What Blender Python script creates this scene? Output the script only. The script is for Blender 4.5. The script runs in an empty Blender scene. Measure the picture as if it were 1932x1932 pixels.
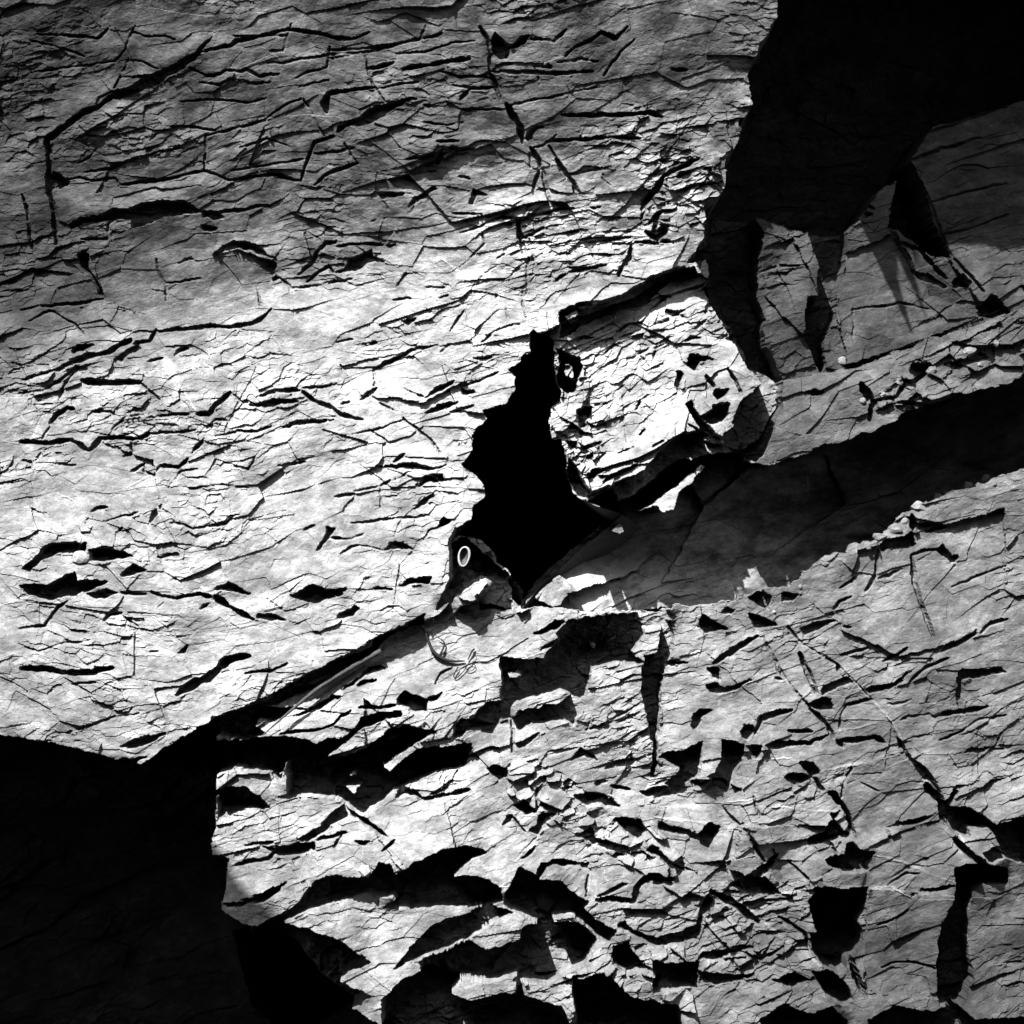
import bpy, bmesh, math, random
import numpy as np

# ------------------------------------------------------------------ camera, sky, sun, exposure
scene = bpy.context.scene
R = math.radians
CAM_D = 6.0                       # metres from the rock plane
cam = bpy.data.objects.new("camera", bpy.data.cameras.new("camera"))
scene.collection.objects.link(cam)
cam.location = (0.0, -CAM_D, 1.368)
cam.rotation_euler = (R(90), 0, 0)
cam.data.sensor_width = 36.0
cam.data.lens = 36.0 * CAM_D / 1.936
cam.data.clip_start = 0.01
cam.data.clip_end = 500.0
scene.camera = cam

SUN = np.array([-0.31, -0.50, 0.81]); SUN = SUN / np.linalg.norm(SUN)   # direction towards the sun
world = bpy.data.worlds.new("World")
scene.world = world
world.use_nodes = True
wn, wl = world.node_tree.nodes, world.node_tree.links
wn.clear()
w_out = wn.new("ShaderNodeOutputWorld")
w_bg = wn.new("ShaderNodeBackground")
w_sky = wn.new("ShaderNodeTexSky")
w_sky.sky_type = 'NISHITA'
w_sky.sun_disc = False
w_sky.air_density = 1.0
w_sky.dust_density = 1.2
w_sky.sun_elevation = math.asin(SUN[2])
w_sky.sun_rotation = math.atan2(SUN[0], SUN[1])
w_bw = wn.new("ShaderNodeSeparateColor")       # black and white film behind a red filter: a dark sky
w_bg.inputs["Strength"].default_value = SKY_STRENGTH = 0.15
wl.new(w_sky.outputs[0], w_bw.inputs[0])
wl.new(w_bw.outputs[0], w_bg.inputs["Color"])
wl.new(w_bg.outputs[0], w_out.inputs["Surface"])

sd = bpy.data.lights.new("sun", 'SUN')
sd.energy = 5.0
sd.angle = R(0.5)
sd.color = (1, 1, 1)
sun = bpy.data.objects.new("sun", sd)
scene.collection.objects.link(sun)
from mathutils import Vector, Matrix
sun.rotation_euler = Vector(SUN).to_track_quat('Z', 'Y').to_euler()
sun.location = (-2, -4, 6)

vs = scene.view_settings
vs.view_transform = 'Standard'
vs.look = 'None'
vs.gamma = 1.0
vs.use_curve_mapping = False
vs.exposure = 0.32
scene.cycles.max_bounces = 3
scene.cycles.diffuse_bounces = 0

rng = random.Random(7)

# ------------------------------------------------------------------ small numpy toolbox
F4 = np.float32
def hash01(ix, iy, s):
    h = (ix.astype(np.int64) * 374761393 + iy.astype(np.int64) * 668265263 + int(s) * 974634777) & 0xFFFFFFFF
    h = ((h ^ (h >> 13)) * 1274126177) & 0xFFFFFFFF
    h = ((h ^ (h >> 16)) * 2246822519) & 0xFFFFFFFF
    h = h ^ (h >> 15)
    return (h & 0xFFFFFF).astype(F4) / F4(0x1000000)

def vnoise(x, y, s):
    x0 = np.floor(x); y0 = np.floor(y)
    fx = (x - x0).astype(F4); fy = (y - y0).astype(F4)
    fx = fx * fx * (3 - 2 * fx); fy = fy * fy * (3 - 2 * fy)
    ix = x0.astype(np.int32); iy = y0.astype(np.int32)
    a = hash01(ix, iy, s); b = hash01(ix + 1, iy, s); c = hash01(ix, iy + 1, s); d = hash01(ix + 1, iy + 1, s)
    return (a + (b - a) * fx) * (1 - fy) + (c + (d - c) * fx) * fy - F4(0.5)

def fbm(x, y, s, o=4, g=0.5):
    r = 0; a = 1.0
    for i in range(o):
        r = r + a * vnoise(x * (2.03 ** i) + 17.3 * i, y * (2.03 ** i) - 9.1 * i, s + i)
        a *= g
    return r

def voro(x, y, s, jit=0.9, edge=False):
    """nearest-cell id randoms, offset to its centre, optional F2-F1"""
    x0 = np.floor(x).astype(np.int32); y0 = np.floor(y).astype(np.int32)
    best = np.full(x.shape, 9e9, F4); sec = best.copy() if edge else None
    bx = np.zeros(x.shape, np.int32); by = bx.copy()
    bdx = np.zeros(x.shape, F4); bdy = bdx.copy()
    for j in (-1, 0, 1):
        for i in (-1, 0, 1):
            cx = x0 + i; cy = y0 + j
            dx = (x - cx - 0.5 - jit * (hash01(cx, cy, s) - 0.5)).astype(F4)
            dy = (y - cy - 0.5 - jit * (hash01(cx, cy, s + 1) - 0.5)).astype(F4)
            d = dx * dx + dy * dy
            m = d < best
            if edge:
                sec = np.where(m, best, np.minimum(sec, d))
            best = np.where(m, d, best)
            bx[m] = cx[m]; by[m] = cy[m]; bdx[m] = dx[m]; bdy[m] = dy[m]
    return bx, by, bdx, bdy, (np.sqrt(sec) - np.sqrt(best)) if edge else None

def smooth(a, b, x):
    t = np.clip((x - a) / (b - a), 0, 1)
    return t * t * (3 - 2 * t)

def inside(px, py, poly):
    r = np.zeros(px.shape, bool)
    n = len(poly)
    for i in range(n):
        x1, y1 = poly[i]; x2, y2 = poly[(i + 1) % n]
        if y1 == y2:
            continue
        c = ((y1 > py) != (y2 > py)) & (px < (x2 - x1) * (py - y1) / (y2 - y1) + x1)
        r ^= c
    return r

# ------------------------------------------------------------------ the survey: millimetres on the rock face, x right, y down
FEATURES = """
@A 0 0 2.76
c 14 200,180 370,185 510,195 545,170 570,140
c 8 160,215 290,240 400,275 440,300
c 8 150,380 360,350 480,340 600,320 650,265 680,185 705,130
c 10 655,250 690,165 760,195 860,190 920,205
c 8 600,470 640,370 665,315 740,325 830,365
c 8 620,400 700,410 800,400
p 245,715 300,675 400,605 520,545 620,475 740,430 850,360 940,315 1020,275 1060,225 1110,180 1090,225 1020,310 960,350 880,400 820,445 700,495 600,515 500,575 400,640 330,690 265,735 275,850 250,870 240,760
c 18 1030,275 1150,250 1200,240 1230,215 1330,195 1500,150 1640,170 1740,195 1840,200 1932,165
c 10 1220,190 1400,185 1500,185 1520,120
c 14 990,355 1080,395 1150,385 1180,370 1250,375 1290,360 1350,395 1400,390 1460,385
c 10 1040,430 1150,445 1200,415 1260,420 1330,435 1410,430
c 10 1400,270 1480,265 1500,185
c 10 1380,330 1470,330 1540,315 1640,300 1760,280 1932,265
c 8 1520,420 1600,380 1710,350 1720,240
c 8 1560,455 1640,430 1720,420
c 16 1690,510 1730,490 1830,470 1932,455
p 1670,540 1700,500 1720,510 1715,590 1690,590
c 8 940,530 1150,520 1300,535 1400,510
c 10 1070,705 1200,680 1300,650 1380,625 1420,590 1500,540 1580,515
c 10 1070,700 1070,800 1062,890
c 10 1585,515 1640,620 1690,710
c 8 880,660 1000,660 1130,680
c 8 780,740 820,695 890,680
c 9 440,900 580,880 680,835 800,800 960,765
c 7 400,855 470,820 510,770
c 14 620,970 730,950 850,940 1000,905 1060,890 1130,910 1200,940 1300,925 1440,905 1530,935 1570,945
c 9 1210,890 1400,860 1600,830
c 14 1570,935 1600,850 1640,740 1740,710
c 16 1640,970 1700,915 1780,880 1870,850
c 10 1870,855 1830,800 1800,750
c 14 1760,690 1780,670 1880,620 1932,570
c 10 340,940 420,930 480,945 590,930 630,965
p 250,960 290,900 330,930 370,955 320,990 260,1000
c 22 255,720 265,860 250,980 290,1130 300,1280
c 14 120,1020 150,1120 165,1250 185,1320
p 365,1190 420,1140 540,1125 600,1090 680,1100 740,1065 860,1050 970,1050 1020,1080 1045,1110 960,1115 860,1130 780,1165 700,1195 690,1150 640,1140 560,1150 440,1160 390,1200
p 1045,1110 1140,1100 1180,1140 1120,1150 1060,1140
c 16 1150,1105 1250,1095 1330,1080 1410,1075
p 1050,1180 1140,1190 1120,1210 1060,1210
p 1110,1330 1150,1290 1230,1260 1330,1280 1450,1360 1400,1340 1320,1310 1240,1295
c 10 430,1250 560,1250 570,1170 600,1150
p 415,1330 440,1310 470,1340 470,1400 500,1440 540,1550 510,1530 480,1430 430,1390
c 10 820,1350 835,1430 860,1490 865,1570
c 8 860,1480 950,1465 1050,1450
p 920,1370 960,1355 1030,1352 980,1365
c 10 1340,1490 1360,1600
p 1405,1460 1430,1440 1460,1450 1430,1465
c 12 1460,1450 1520,1505 1640,1490 1740,1470 1840,1455
c 16 1560,1430 1620,1380 1660,1310 1700,1270 1760,1260
c 14 1600,1470 1650,1430 1700,1400 1720,1390 1740,1420
c 10 1770,1290 1850,1270 1932,1270
c 18 830,1730 900,1725 1000,1715 1100,1700 1200,1710 1300,1690 1360,1670 1420,1610
c 16 700,1790 780,1780 820,1720
c 26 330,1910 450,1860 560,1840 640,1790 680,1775
p 600,1870 720,1790 730,1820 640,1880
p 370,1830 420,1800 500,1800 440,1830 380,1845
c 12 110,1620 200,1600 330,1590 450,1580 540,1560
c 10 150,1680 260,1620 330,1660 390,1690 440,1745
c 10 1640,800 1760,790 1860,770
c 8 1250,770 1330,750 1400,720 1520,770
@Bt 620 0 2.76
c 12 0,260 150,255 300,240 480,200 510,130
c 14 180,275 330,240 470,205 600,175
c 10 0,305 100,290 160,275
c 8 350,280 500,270 640,225 770,210
c 18 200,360 260,350 340,330
c 22 390,365 470,345 600,325 740,305
c 9 190,290 210,380 240,450 300,530
c 20 0,490 90,475 250,455
c 8 250,465 380,440 480,430
p 330,540 390,520 480,520 400,535 330,580 240,640 160,650 80,670 50,700 45,670 130,630 190,600 250,555
c 10 500,640 620,655 710,640
p 495,550 540,555 520,570
c 10 700,575 800,575 905,570
c 14 560,745 680,740
p 550,830 590,790 640,770 770,780 680,790 610,810 565,865
c 9 430,915 570,890
c 10 410,840 550,815
c 20 800,140 830,200 850,280 850,380 880,450 900,520
c 34 930,545 960,590 1000,660 1020,745
c 24 1060,770 1100,830 1115,880
c 16 1105,885 1080,950 1070,1020
c 18 1120,880 1130,950 1148,1050
c 10 1050,800 1060,880
p 1020,745 1050,690 1080,660 1140,655 1100,670 1060,720
p 1060,770 1130,745 1195,700 1180,730 1130,760
c 14 1150,740 1250,730 1400,720 1630,715
c 20 1220,600 1380,602 1500,598 1680,590 1745,610
c 10 1150,760 1190,830
c 22 1190,830 1240,910 1290,970
p 1270,960 1300,970 1330,1030 1285,1020
c 8 1250,915 1360,890 1480,870
c 8 1440,905 1430,930 1475,975
c 10 950,550 1050,525 1200,500 1400,450
c 10 860,350 960,330
p 850,210 880,180 950,240 1000,200 1050,180 1030,230 950,250 940,300 900,310 870,290
c 16 850,375 1000,380 1200,380 1380,370
c 12 1070,345 1170,350 1150,330
c 10 1080,350 1110,440
c 10 650,445 750,460 870,455
c 10 570,370 700,400 850,405
c 14 690,520 740,470 860,455
c 16 1060,200 1180,215 1240,155
c 18 1240,290 1290,245 1370,210 1430,170 1500,200 1560,140
c 10 1440,400 1470,350 1530,270 1600,210
c 10 1200,320 1320,310 1420,325
p 1780,355 1880,360 1870,375 1790,372
p 260,1015 400,1005 410,1020 310,1030 280,1050 320,1090 300,1090
p 415,1085 450,1040 560,975 575,990 500,1035 450,1065
p 770,980 840,1015 780,1015 765,1070 740,1060 755,1020
c 10 680,920 740,935
c 8 220,1160 320,1135
c 10 650,1115 810,1118
c 12 690,1215 810,1180 830,1160 910,1135 1000,1145 1100,1120 1200,1095 1280,1090
c 10 1040,1070 1020,1130
c 26 990,1150 1000,1250
c 18 1000,1250 1030,1330
c 10 1050,1340 1035,1440 1040,1520 1020,1560 1035,1660
p 1000,1230 1080,1210 1130,1180 1130,1200 1080,1225 1010,1240
c 10 740,1340 820,1270 800,1220
c 9 880,1350 920,1325
c 9 790,1450 880,1390
c 12 50,1285 150,1270 200,1270 310,1280
p 310,1270 355,1275 360,1285 310,1285
p 30,1420 80,1400 130,1350 200,1320 235,1305 235,1340 300,1360 220,1370 160,1400 90,1415
c 9 0,1475 120,1455
c 10 360,1490 400,1440 410,1425
p 325,1560 360,1548 440,1550 440,1558 350,1560
p 385,1675 430,1665 460,1660 420,1700 400,1690
c 8 510,1500 620,1498
c 8 580,1555 630,1540
c 8 875,1560 885,1525
c 8 925,1590 935,1660
c 9 640,1730 670,1680 710,1620
c 12 800,1790 860,1740 920,1710 1000,1695
p 40,1785 130,1760 140,1770 60,1785
p 210,1790 240,1775 260,1795 225,1805
c 14 240,1930 310,1890 400,1850 470,1820 580,1800
c 9 590,1840 640,1790
c 9 1260,1420 1350,1400 1450,1385
c 12 1180,1470 1240,1430
c 10 1350,1280 1360,1270 1580,1240
c 8 1350,1240 1400,1215 1580,1210
c 10 1380,1300 1400,1265
p 1375,1085 1440,1080 1390,1095
c 30 1640,1140 1650,1060 1700,990 1760,920
c 22 1760,920 1850,870 1932,830
p 1505,1430 1530,1390 1560,1330 1585,1270 1590,1350 1540,1410 1520,1450
p 1590,1270 1660,1260 1760,1250 1800,1270 1600,1275
c 24 1680,1170 1720,1120 1700,1220 1770,1180
c 24 1660,1210 1720,1240 1770,1200
p 1215,1620 1300,1590 1420,1570 1520,1550 1600,1500 1700,1440 1850,1385 1870,1400 1800,1450 1700,1540 1660,1590 1560,1610 1500,1620 1420,1650 1340,1680 1300,1700 1250,1750 1210,1760 1215,1690
r 1235,1650 1295,1620 1320,1660 1260,1690
r 1300,1600 1400,1560 1400,1590 1320,1615
@Ct 1236 0 2.76
c 14 890,1060 1060,1050 1150,1090
p 950,1090 1080,1100 1150,1120 1030,1160 1000,1130
p 1250,1220 1220,1190 1270,1120 1340,1150 1330,1190 1270,1190
c 20 1280,1270 1390,1300 1470,1400 1530,1450
p 1340,1410 1420,1430 1540,1490 1520,1500 1400,1470
p 1560,1470 1610,1430 1650,1470 1640,1490 1580,1500
c 14 1410,980 1460,1090 1500,1220 1560,1340 1640,1430 1720,1530
c 10 1500,1220 1640,1200 1760,1150 1850,1120
c 10 1030,1620 1150,1600 1290,1585 1440,1615
c 8 1040,1600 1035,1800
c 8 560,1420 650,1390 760,1390
p 1690,1600 1760,1540 1830,1600 1870,1650 1830,1680 1700,1640
c 16 1330,840 1500,780 1700,720
c 12 1450,1060 1600,1010 1840,960
c 12 1400,700 1600,640 1840,560
@D 0 620 2.76
c 14 110,270 200,245 300,220 380,195
c 14 100,340 220,330 280,290 360,240 400,200
c 10 300,385 330,300 380,240 410,205
c 30 430,275 520,290 640,285 730,285
c 14 730,285 790,340 835,380
c 9 770,180 850,155
p 900,155 980,105 970,90 920,120
c 12 480,435 580,435 600,450
c 22 260,500 290,450 350,415 380,425
c 9 215,580 260,520
c 8 580,530 660,465 780,455
c 14 780,470 870,460 990,445
c 22 1030,450 1080,450
c 24 1085,455 1130,400 1210,340
c 8 1210,340 1270,390
p 1350,350 1420,325 1540,315 1570,330 1440,345 1360,355
p 1280,400 1370,390 1420,370 1540,375 1560,390 1450,400 1380,410
c 10 1580,315 1680,310 1760,290
c 20 1580,335 1640,380 1720,410 1780,455 1890,480
c 10 1780,400 1830,390
p 1880,375 1905,340 1932,330 1932,355
c 26 100,590 240,600 370,585
c 26 370,585 460,645
c 22 460,645 520,580 640,575 720,580
c 18 720,580 780,550
c 10 780,550 900,550 1020,530
p 245,615 180,710 110,700 120,690 170,695
c 10 690,590 690,650 640,670
c 12 1120,570 1240,540 1340,540 1420,515
c 10 1080,520 1130,480 1190,480
p 1470,520 1500,495 1600,475 1720,485 1760,480 1700,500 1600,500
p 990,660 1010,625 1070,580 1060,610 1030,635
c 14 680,750 750,705
c 10 745,710 745,750 800,770 830,720
c 16 830,720 930,725 980,680
c 10 890,820 940,750 1030,740
c 9 1210,720 1300,740 1330,680
c 9 1450,720 1600,700
c 8 300,710 400,720
p 430,1045 450,1000 480,980 440,1020
c 12 470,960 500,940 560,935
p 530,1015 600,990 700,965 760,965 690,980 620,995
p 780,1025 800,960 850,920 830,970
c 9 620,1060 640,1040
c 12 890,1015 960,1025 1010,1045 1180,1020 1220,985
p 1640,1170 1690,1090 1710,1045 1750,1045 1720,1090 1660,1160
c 12 1700,1100 1780,1100
c 9 1590,1055 1650,1030
c 8 990,840 1130,820 1300,830
p 110,1260 190,1200 230,1140 330,1125 450,1125 450,1170 380,1180 300,1175 210,1210 160,1270
p 470,1160 550,1145 650,1165 690,1190 640,1200 540,1220 480,1215
p 820,1190 930,1180 940,1200 850,1205
p 100,1340 250,1340 350,1290 400,1280 400,1320 460,1310 560,1320 480,1360 380,1400 260,1420 150,1390
p 450,1390 560,1360 620,1380 560,1410 480,1410
p 630,1290 700,1230 760,1260 700,1290 640,1300
c 14 630,1385 760,1390
c 16 790,1380 850,1400 920,1410
c 20 920,1410 1040,1390 1100,1400
p 1110,1360 1200,1325 1240,1345 1310,1395 1250,1385 1180,1370
c 30 1120,1400 1200,1460 1320,1525
p 1330,1520 1340,1490 1420,1490 1500,1530 1400,1530
p 1510,1400 1570,1370 1640,1345 1720,1370 1800,1390 1720,1410 1650,1440 1560,1410
p 1760,1520 1770,1490 1860,1450 1875,1470 1830,1500
p 820,1460 860,1430 840,1455
p 1040,1480 1060,1440 1100,1430
c 10 550,1500 640,1490
c 10 650,1510 720,1560
c 12 540,1530 570,1500
c 12 100,1570 230,1560 300,1460 360,1430
c 8 100,1650 200,1690 310,1650 470,1630
c 10 790,1690 830,1690
p 920,1700 980,1650 960,1700
c 30 110,1780 220,1780 350,1800 480,1800 590,1770
c 40 920,1920 1000,1860 1080,1830 1130,1780
c 40 1100,1810 1180,1740 1300,1710
c 12 1280,1800 1420,1785 1500,1750
c 10 380,1860 500,1850
@E 620 620 2.76
c 10 240,310 240,215 330,170
c 16 280,190 340,170
c 10 340,170 430,120 580,90
p 165,380 200,330 260,310 240,340 190,360
p 500,360 560,310 660,280 640,305 560,340
c 8 400,320 500,360
c 12 680,310 760,285 890,235
p 760,160 800,150 860,155 830,175
p 510,450 570,400 690,390 640,410 560,440
c 14 640,440 760,410
p 690,320 760,330 770,345 700,345
c 12 270,390 340,430
c 12 390,470 490,550 540,580 590,660
c 8 210,530 320,600
c 8 150,550 260,530 400,480
p 680,610 740,595 720,605
c 14 340,700 400,660
p 240,720 340,715 440,710 540,730 620,715 520,750 400,740
p 330,790 400,770 430,750
p 460,830 500,780 590,760 620,800 540,800
c 12 140,855 260,830
c 10 270,830 330,790
c 7 270,830 270,940
c 14 30,880 140,870
p 450,940 500,890 560,870 510,920
c 12 120,1020 250,1005 400,990 460,985
p 570,1040 600,980 640,1000 600,1030
c 8 500,1110 530,1060 570,1040
c 9 0,1105 120,1100 190,1075
c 10 70,1180 120,1140 200,1140 300,1160 400,1120
p 300,1150 330,1120 390,1130 420,1140 450,1150 350,1160
p 370,1350 420,1310 550,1300 530,1330 440,1335
c 10 240,1360 340,1365
p 0,1380 100,1360 60,1400 0,1410
p 45,1520 60,1495 140,1450 165,1465 120,1500
p 640,1100 660,1040 720,1060 850,1120 900,1230 840,1310 760,1330 700,1380 600,1440 560,1480 600,1390 640,1300
p 650,1500 700,1450 760,1440 840,1340 800,1180 870,1150 960,1240 1030,1360 1010,1460 880,1490 760,1520
r 680,1440 760,1360 830,1320 840,1360 800,1400 720,1450
p 1200,1590 1250,1530 1400,1500 1560,1490 1760,1450 1820,1510 1760,1530 1740,1560 1640,1560 1640,1600 1580,1690 1640,1740 1500,1740 1370,1770 1300,1760 1330,1820 1360,1830 1350,1930 1280,1930 1250,1900 1200,1880 1000,1920 900,1930 900,1880 1000,1800 1130,1770 1140,1690 1210,1640
r 1365,1640 1390,1640 1400,1680 1380,1680
r 1450,1640 1510,1600 1500,1620
p 1070,1590 1180,1530 1230,1530 1200,1570 1110,1590
p 1100,1680 1200,1620 1210,1640 1150,1670
p 1200,110 1240,140 1310,160 1320,230 1290,280 1290,330 1250,340 1210,300 1200,240 1210,180
r 1230,190 1280,200 1280,260 1240,250
p 1300,430 1380,400 1370,460 1340,490 1350,510 1320,520
p 1240,580 1300,590 1310,630 1270,640
p 1250,690 1290,720 1360,840 1400,870 1370,900 1300,870 1260,800
c 14 1330,630 1420,600
p 1350,790 1390,740 1450,740 1400,770
c 12 1440,800 1500,760 1610,715
@F 1236 620 2.76
p 170,190 200,140 300,160 230,175 220,230
p 110,290 120,230 140,230 140,290 125,340
c 18 270,250 320,310
c 10 380,210 430,290 445,340
p 310,340 330,320 385,320 370,360 340,380
p 160,400 190,380 210,420 240,460 300,530 350,600 330,625 290,590 250,560 180,500 250,540 200,460
p 240,460 300,430 310,400 350,390 385,400 380,450 350,490 290,500
p 450,380 520,330 550,300 540,260 600,250 670,290 665,350 670,400 640,470 630,540 580,650 540,690 470,690 420,640 340,590 360,550 420,500 400,490 430,440
c 16 470,110 500,180 560,250
p 1340,230 1350,190 1440,180 1460,200 1410,260 1370,290
p 1510,190 1560,180 1620,160 1700,120 1740,160 1650,190 1560,220
c 40 1080,290 1120,350 1150,390 1130,480
c 20 1140,380 1270,360 1310,290
c 18 1270,390 1400,400 1560,370
c 14 1340,410 1390,460
p 780,340 830,320 900,335 840,350
p 270,1600 230,1560 250,1500 330,1540 390,1570 310,1590
p 350,1480 380,1450 430,1470 400,1490
p 480,1400 560,1370 620,1400 600,1470 500,1430
p 500,1490 560,1500 640,1540 650,1560 530,1570
p 680,1380 770,1395 720,1430 670,1430
p 770,1570 830,1540 940,1520 960,1530 900,1560 790,1610
c 12 990,1555 1030,1560
p 1180,1130 1200,1110 1300,1090 1360,1060 1370,1130 1280,1150 1190,1160
c 30 1360,1050 1350,980
p 1380,1020 1440,1010 1540,1040 1450,1060 1380,1060
c 20 1350,1200 1360,1330 1400,1450 1460,1610
c 16 1350,1190 1400,1170 1500,1150
p 1480,1160 1510,1120 1550,1190 1590,1190 1560,1230
c 14 970,1360 1060,1300
c 16 1110,1370 1160,1290 1170,1150
p 1160,1315 1250,1270 1310,1260 1230,1300
c 14 940,1470 960,1430 1030,1400
c 12 980,1710 1120,1670
c 16 1200,1745 1320,1670
p 1490,1695 1520,1650 1600,1620 1680,1570 1690,1590 1600,1650
c 12 1560,1350 1640,1320 1850,1240
c 16 1700,1590 1760,1540 1850,1520
c 28 310,1750 420,1680 540,1610
c 10 575,1620 640,1740 700,1850
c 14 700,1560 760,1640
c 26 760,1700 800,1780 850,1905
p 950,1790 960,1750 980,1770 970,1800
c 8 780,1650 900,1720 950,1760
p 870,1890 900,1860 1010,1820 1040,1850 960,1880 880,1920
p 1100,1890 1140,1870 1240,1850 1350,1790 1250,1870 1130,1910
c 14 1330,1850 1420,1770 1540,1720
p 1590,1800 1620,1780 1740,1780 1810,1770 1840,1800 1740,1810 1610,1830 1610,1932 1590,1932
p 285,1780 340,1770 340,1840 310,1830
p 270,1860 310,1850 370,1870 460,1850 520,1830 420,1890 330,1910 280,1890
p 50,1750 60,1730 180,1745 100,1760
c 14 630,1830 670,1840
@P 0 0 1
p 1371,365 1332,392 1334,450 1300,494 1335,490 1340,520 1326,545 1346,575 1362,606 1382,636 1412,698 1440,722 1478,728 1465,690 1450,660 1440,625 1446,605 1428,560 1430,520 1440,440 1420,400
p 1490,405 1525,430 1530,460 1545,500 1545,560 1528,565 1520,605 1520,640 1535,665 1550,705 1560,690 1555,650 1575,600 1580,560 1590,530 1600,470 1598,410
p 1256,1172 1277,1175 1272,1230 1256,1255 1248,1310 1245,1350 1240,1430 1238,1470 1233,1465 1234,1410 1228,1370 1220,1340 1213,1310 1216,1240 1240,1235
p 1245,1430 1290,1415 1330,1400 1320,1460 1280,1500 1260,1480 1290,1450
@G 0 1236 2.76
p 620,490 720,440 870,420 820,450 700,490
c 9 350,410 450,380 540,350 600,330 720,310
p 400,560 640,550 770,540 680,580 560,600 450,600
p 1160,1300 1300,1270 1370,1250 1500,1190 1460,1240 1380,1290 1200,1310
p 1280,1440 1420,1370 1520,1330 1600,1250 1650,1180 1760,1145 1870,1165 1932,1150 1932,1240 1760,1290 1620,1330 1450,1400
@H 620 1236 2.76
p 905,20 1130,30 1280,40 1370,70 1365,130 1260,165 1150,200 990,250 960,280 920,240 910,150
p 970,330 1000,300 1100,280 1130,260 1180,265 1260,220 1270,170 1370,120 1330,240 1280,375 1230,340 1150,350 1060,360 990,400
r 940,110 1000,85 1010,120 950,130
p 660,370 690,335 760,340 790,290 830,250 880,250 930,230 970,240 960,330 900,330 860,420 800,400 740,390 700,430 650,440
c 14 960,330 960,520
p 980,480 1080,420 1110,410 1060,460 1000,500
p 830,600 870,585 930,600 930,640 890,660 850,630
p 1270,550 1320,490 1420,550 1340,540
c 10 1350,400 1450,360 1580,290
c 8 1450,600 1510,570 1600,540
c 22 480,760 620,740 740,710
c 20 440,710 490,770
p 970,790 1020,760 1080,820 1040,840 990,810
c 10 1090,690 1090,820
p 1090,840 1140,830 1200,830 1130,880 1150,900 1090,950 1050,920 1090,890
p 910,900 930,840 955,840 950,870
c 14 960,850 1030,930
p 1280,740 1380,725 1450,730 1530,800 1450,800 1340,790
p 1640,720 1700,700 1800,690 1932,650 1932,690 1850,730 1740,750 1660,740
p 1390,670 1440,660 1470,670 1400,690
c 16 1480,690 1580,710
p 1225,720 1240,690 1260,700
p 1510,860 1560,850 1640,870 1660,930 1620,970 1560,940
p 1310,940 1370,900 1400,960 1440,990 1380,990
p 1660,1030 1700,1000 1760,1060 1860,1130 1780,1110 1720,1060
p 1720,870 1800,900 1932,930 1932,960 1800,940 1730,920
p 0,1150 150,1175 230,1145 270,1085 330,1090 350,1160 440,1090 600,1010 720,990 830,1030 740,1060 650,1150 780,1150 840,1180 890,1210 920,1280 860,1300 700,1330 480,1330 400,1330 290,1330 350,1290 340,1270 200,1250 100,1250 0,1270
p 960,1180 1000,1110 1080,1140 1110,1170 1220,1190 1300,1260 1350,1290 1330,1330 1400,1390 1500,1440 1470,1500 1350,1420 1290,1360 1200,1360 1100,1400 1020,1360 930,1310 920,1270
p 700,1360 780,1320 850,1300 960,1340 900,1370 840,1400 740,1480 650,1520 540,1560 420,1600 350,1640 430,1530 540,1420 650,1370
p 740,1490 830,1540 920,1520 1000,1490 1010,1420 1090,1400 1300,1390 1400,1480 1350,1600 1250,1650 1150,1720 960,1700 1000,1660 940,1680 850,1700 650,1690 500,1660 480,1600 540,1570
p 280,1800 400,1690 500,1650 700,1700 640,1760 740,1800 700,1990 280,1990
c 30 1000,1680 1000,1780 960,1830
c 30 1100,1160 1130,1100 1170,1085 1290,1090
p 1280,1090 1360,1085 1350,1120 1290,1110
c 30 1400,1280 1480,1280 1600,1290
c 34 1600,1290 1620,1200 1680,1160 1800,1180
c 20 1780,1180 1790,1110
c 18 1410,1260 1500,1230 1570,1200
c 14 1010,1065 1060,1040 1080,1005
c 8 1355,1150 1345,1260
p 1510,1420 1550,1400 1600,1450 1720,1480 1900,1450 1932,1400 1932,1500 1850,1500 1750,1535 1690,1520 1600,1470 1560,1450
p 1690,1600 1800,1610 1932,1600 1932,1740 1850,1740 1750,1700 1690,1640
p 1490,1520 1560,1500 1620,1600 1690,1640 1560,1660 1480,1600
p 700,1830 900,1760 1100,1800 1200,1990 700,1990
p 1300,1800 1500,1840 1560,1990 1250,1990
@I 1236 1236 2.76
p 190,370 210,310 240,285 300,295 250,330 240,385 200,390
p 450,400 470,370 520,370 530,410 490,450 450,430
p 350,450 420,455 475,470 450,560 410,630 380,720 330,710 270,720 310,650 270,630 320,610 350,550
c 26 530,420 560,340 600,325 720,295
p 485,475 555,480 540,545 500,510
p 570,485 640,455 780,460 930,425 800,480 700,490 600,495
c 16 700,400 830,410
p 800,260 880,230 920,240 945,290 880,300
c 16 1000,270 1140,240
c 12 1005,270 980,320 975,390
c 22 820,290 900,370 940,440
c 20 960,450 990,490
c 26 970,455 1050,450 1150,435 1200,460
p 1210,260 1280,250 1350,235 1260,270
p 1285,345 1320,320 1400,315 1350,335
c 24 1480,320 1560,310 1650,295 1740,275
p 1615,520 1650,495 1740,490 1780,480 1830,400 1800,470 1770,495 1680,515
c 10 1490,455 1590,410 1700,340 1840,320
c 20 1590,180 1600,280
p 1270,440 1300,460 1320,510 1280,490
p 1300,500 1350,550 1420,600 1480,670 1400,660 1350,590
p 670,640 720,620 810,630 830,640 770,670 720,690
p 760,560 830,570 865,625 810,635
c 26 820,645 880,710
p 905,720 950,715 970,750 1030,860 1050,950 1020,920 1000,840 960,790
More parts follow.
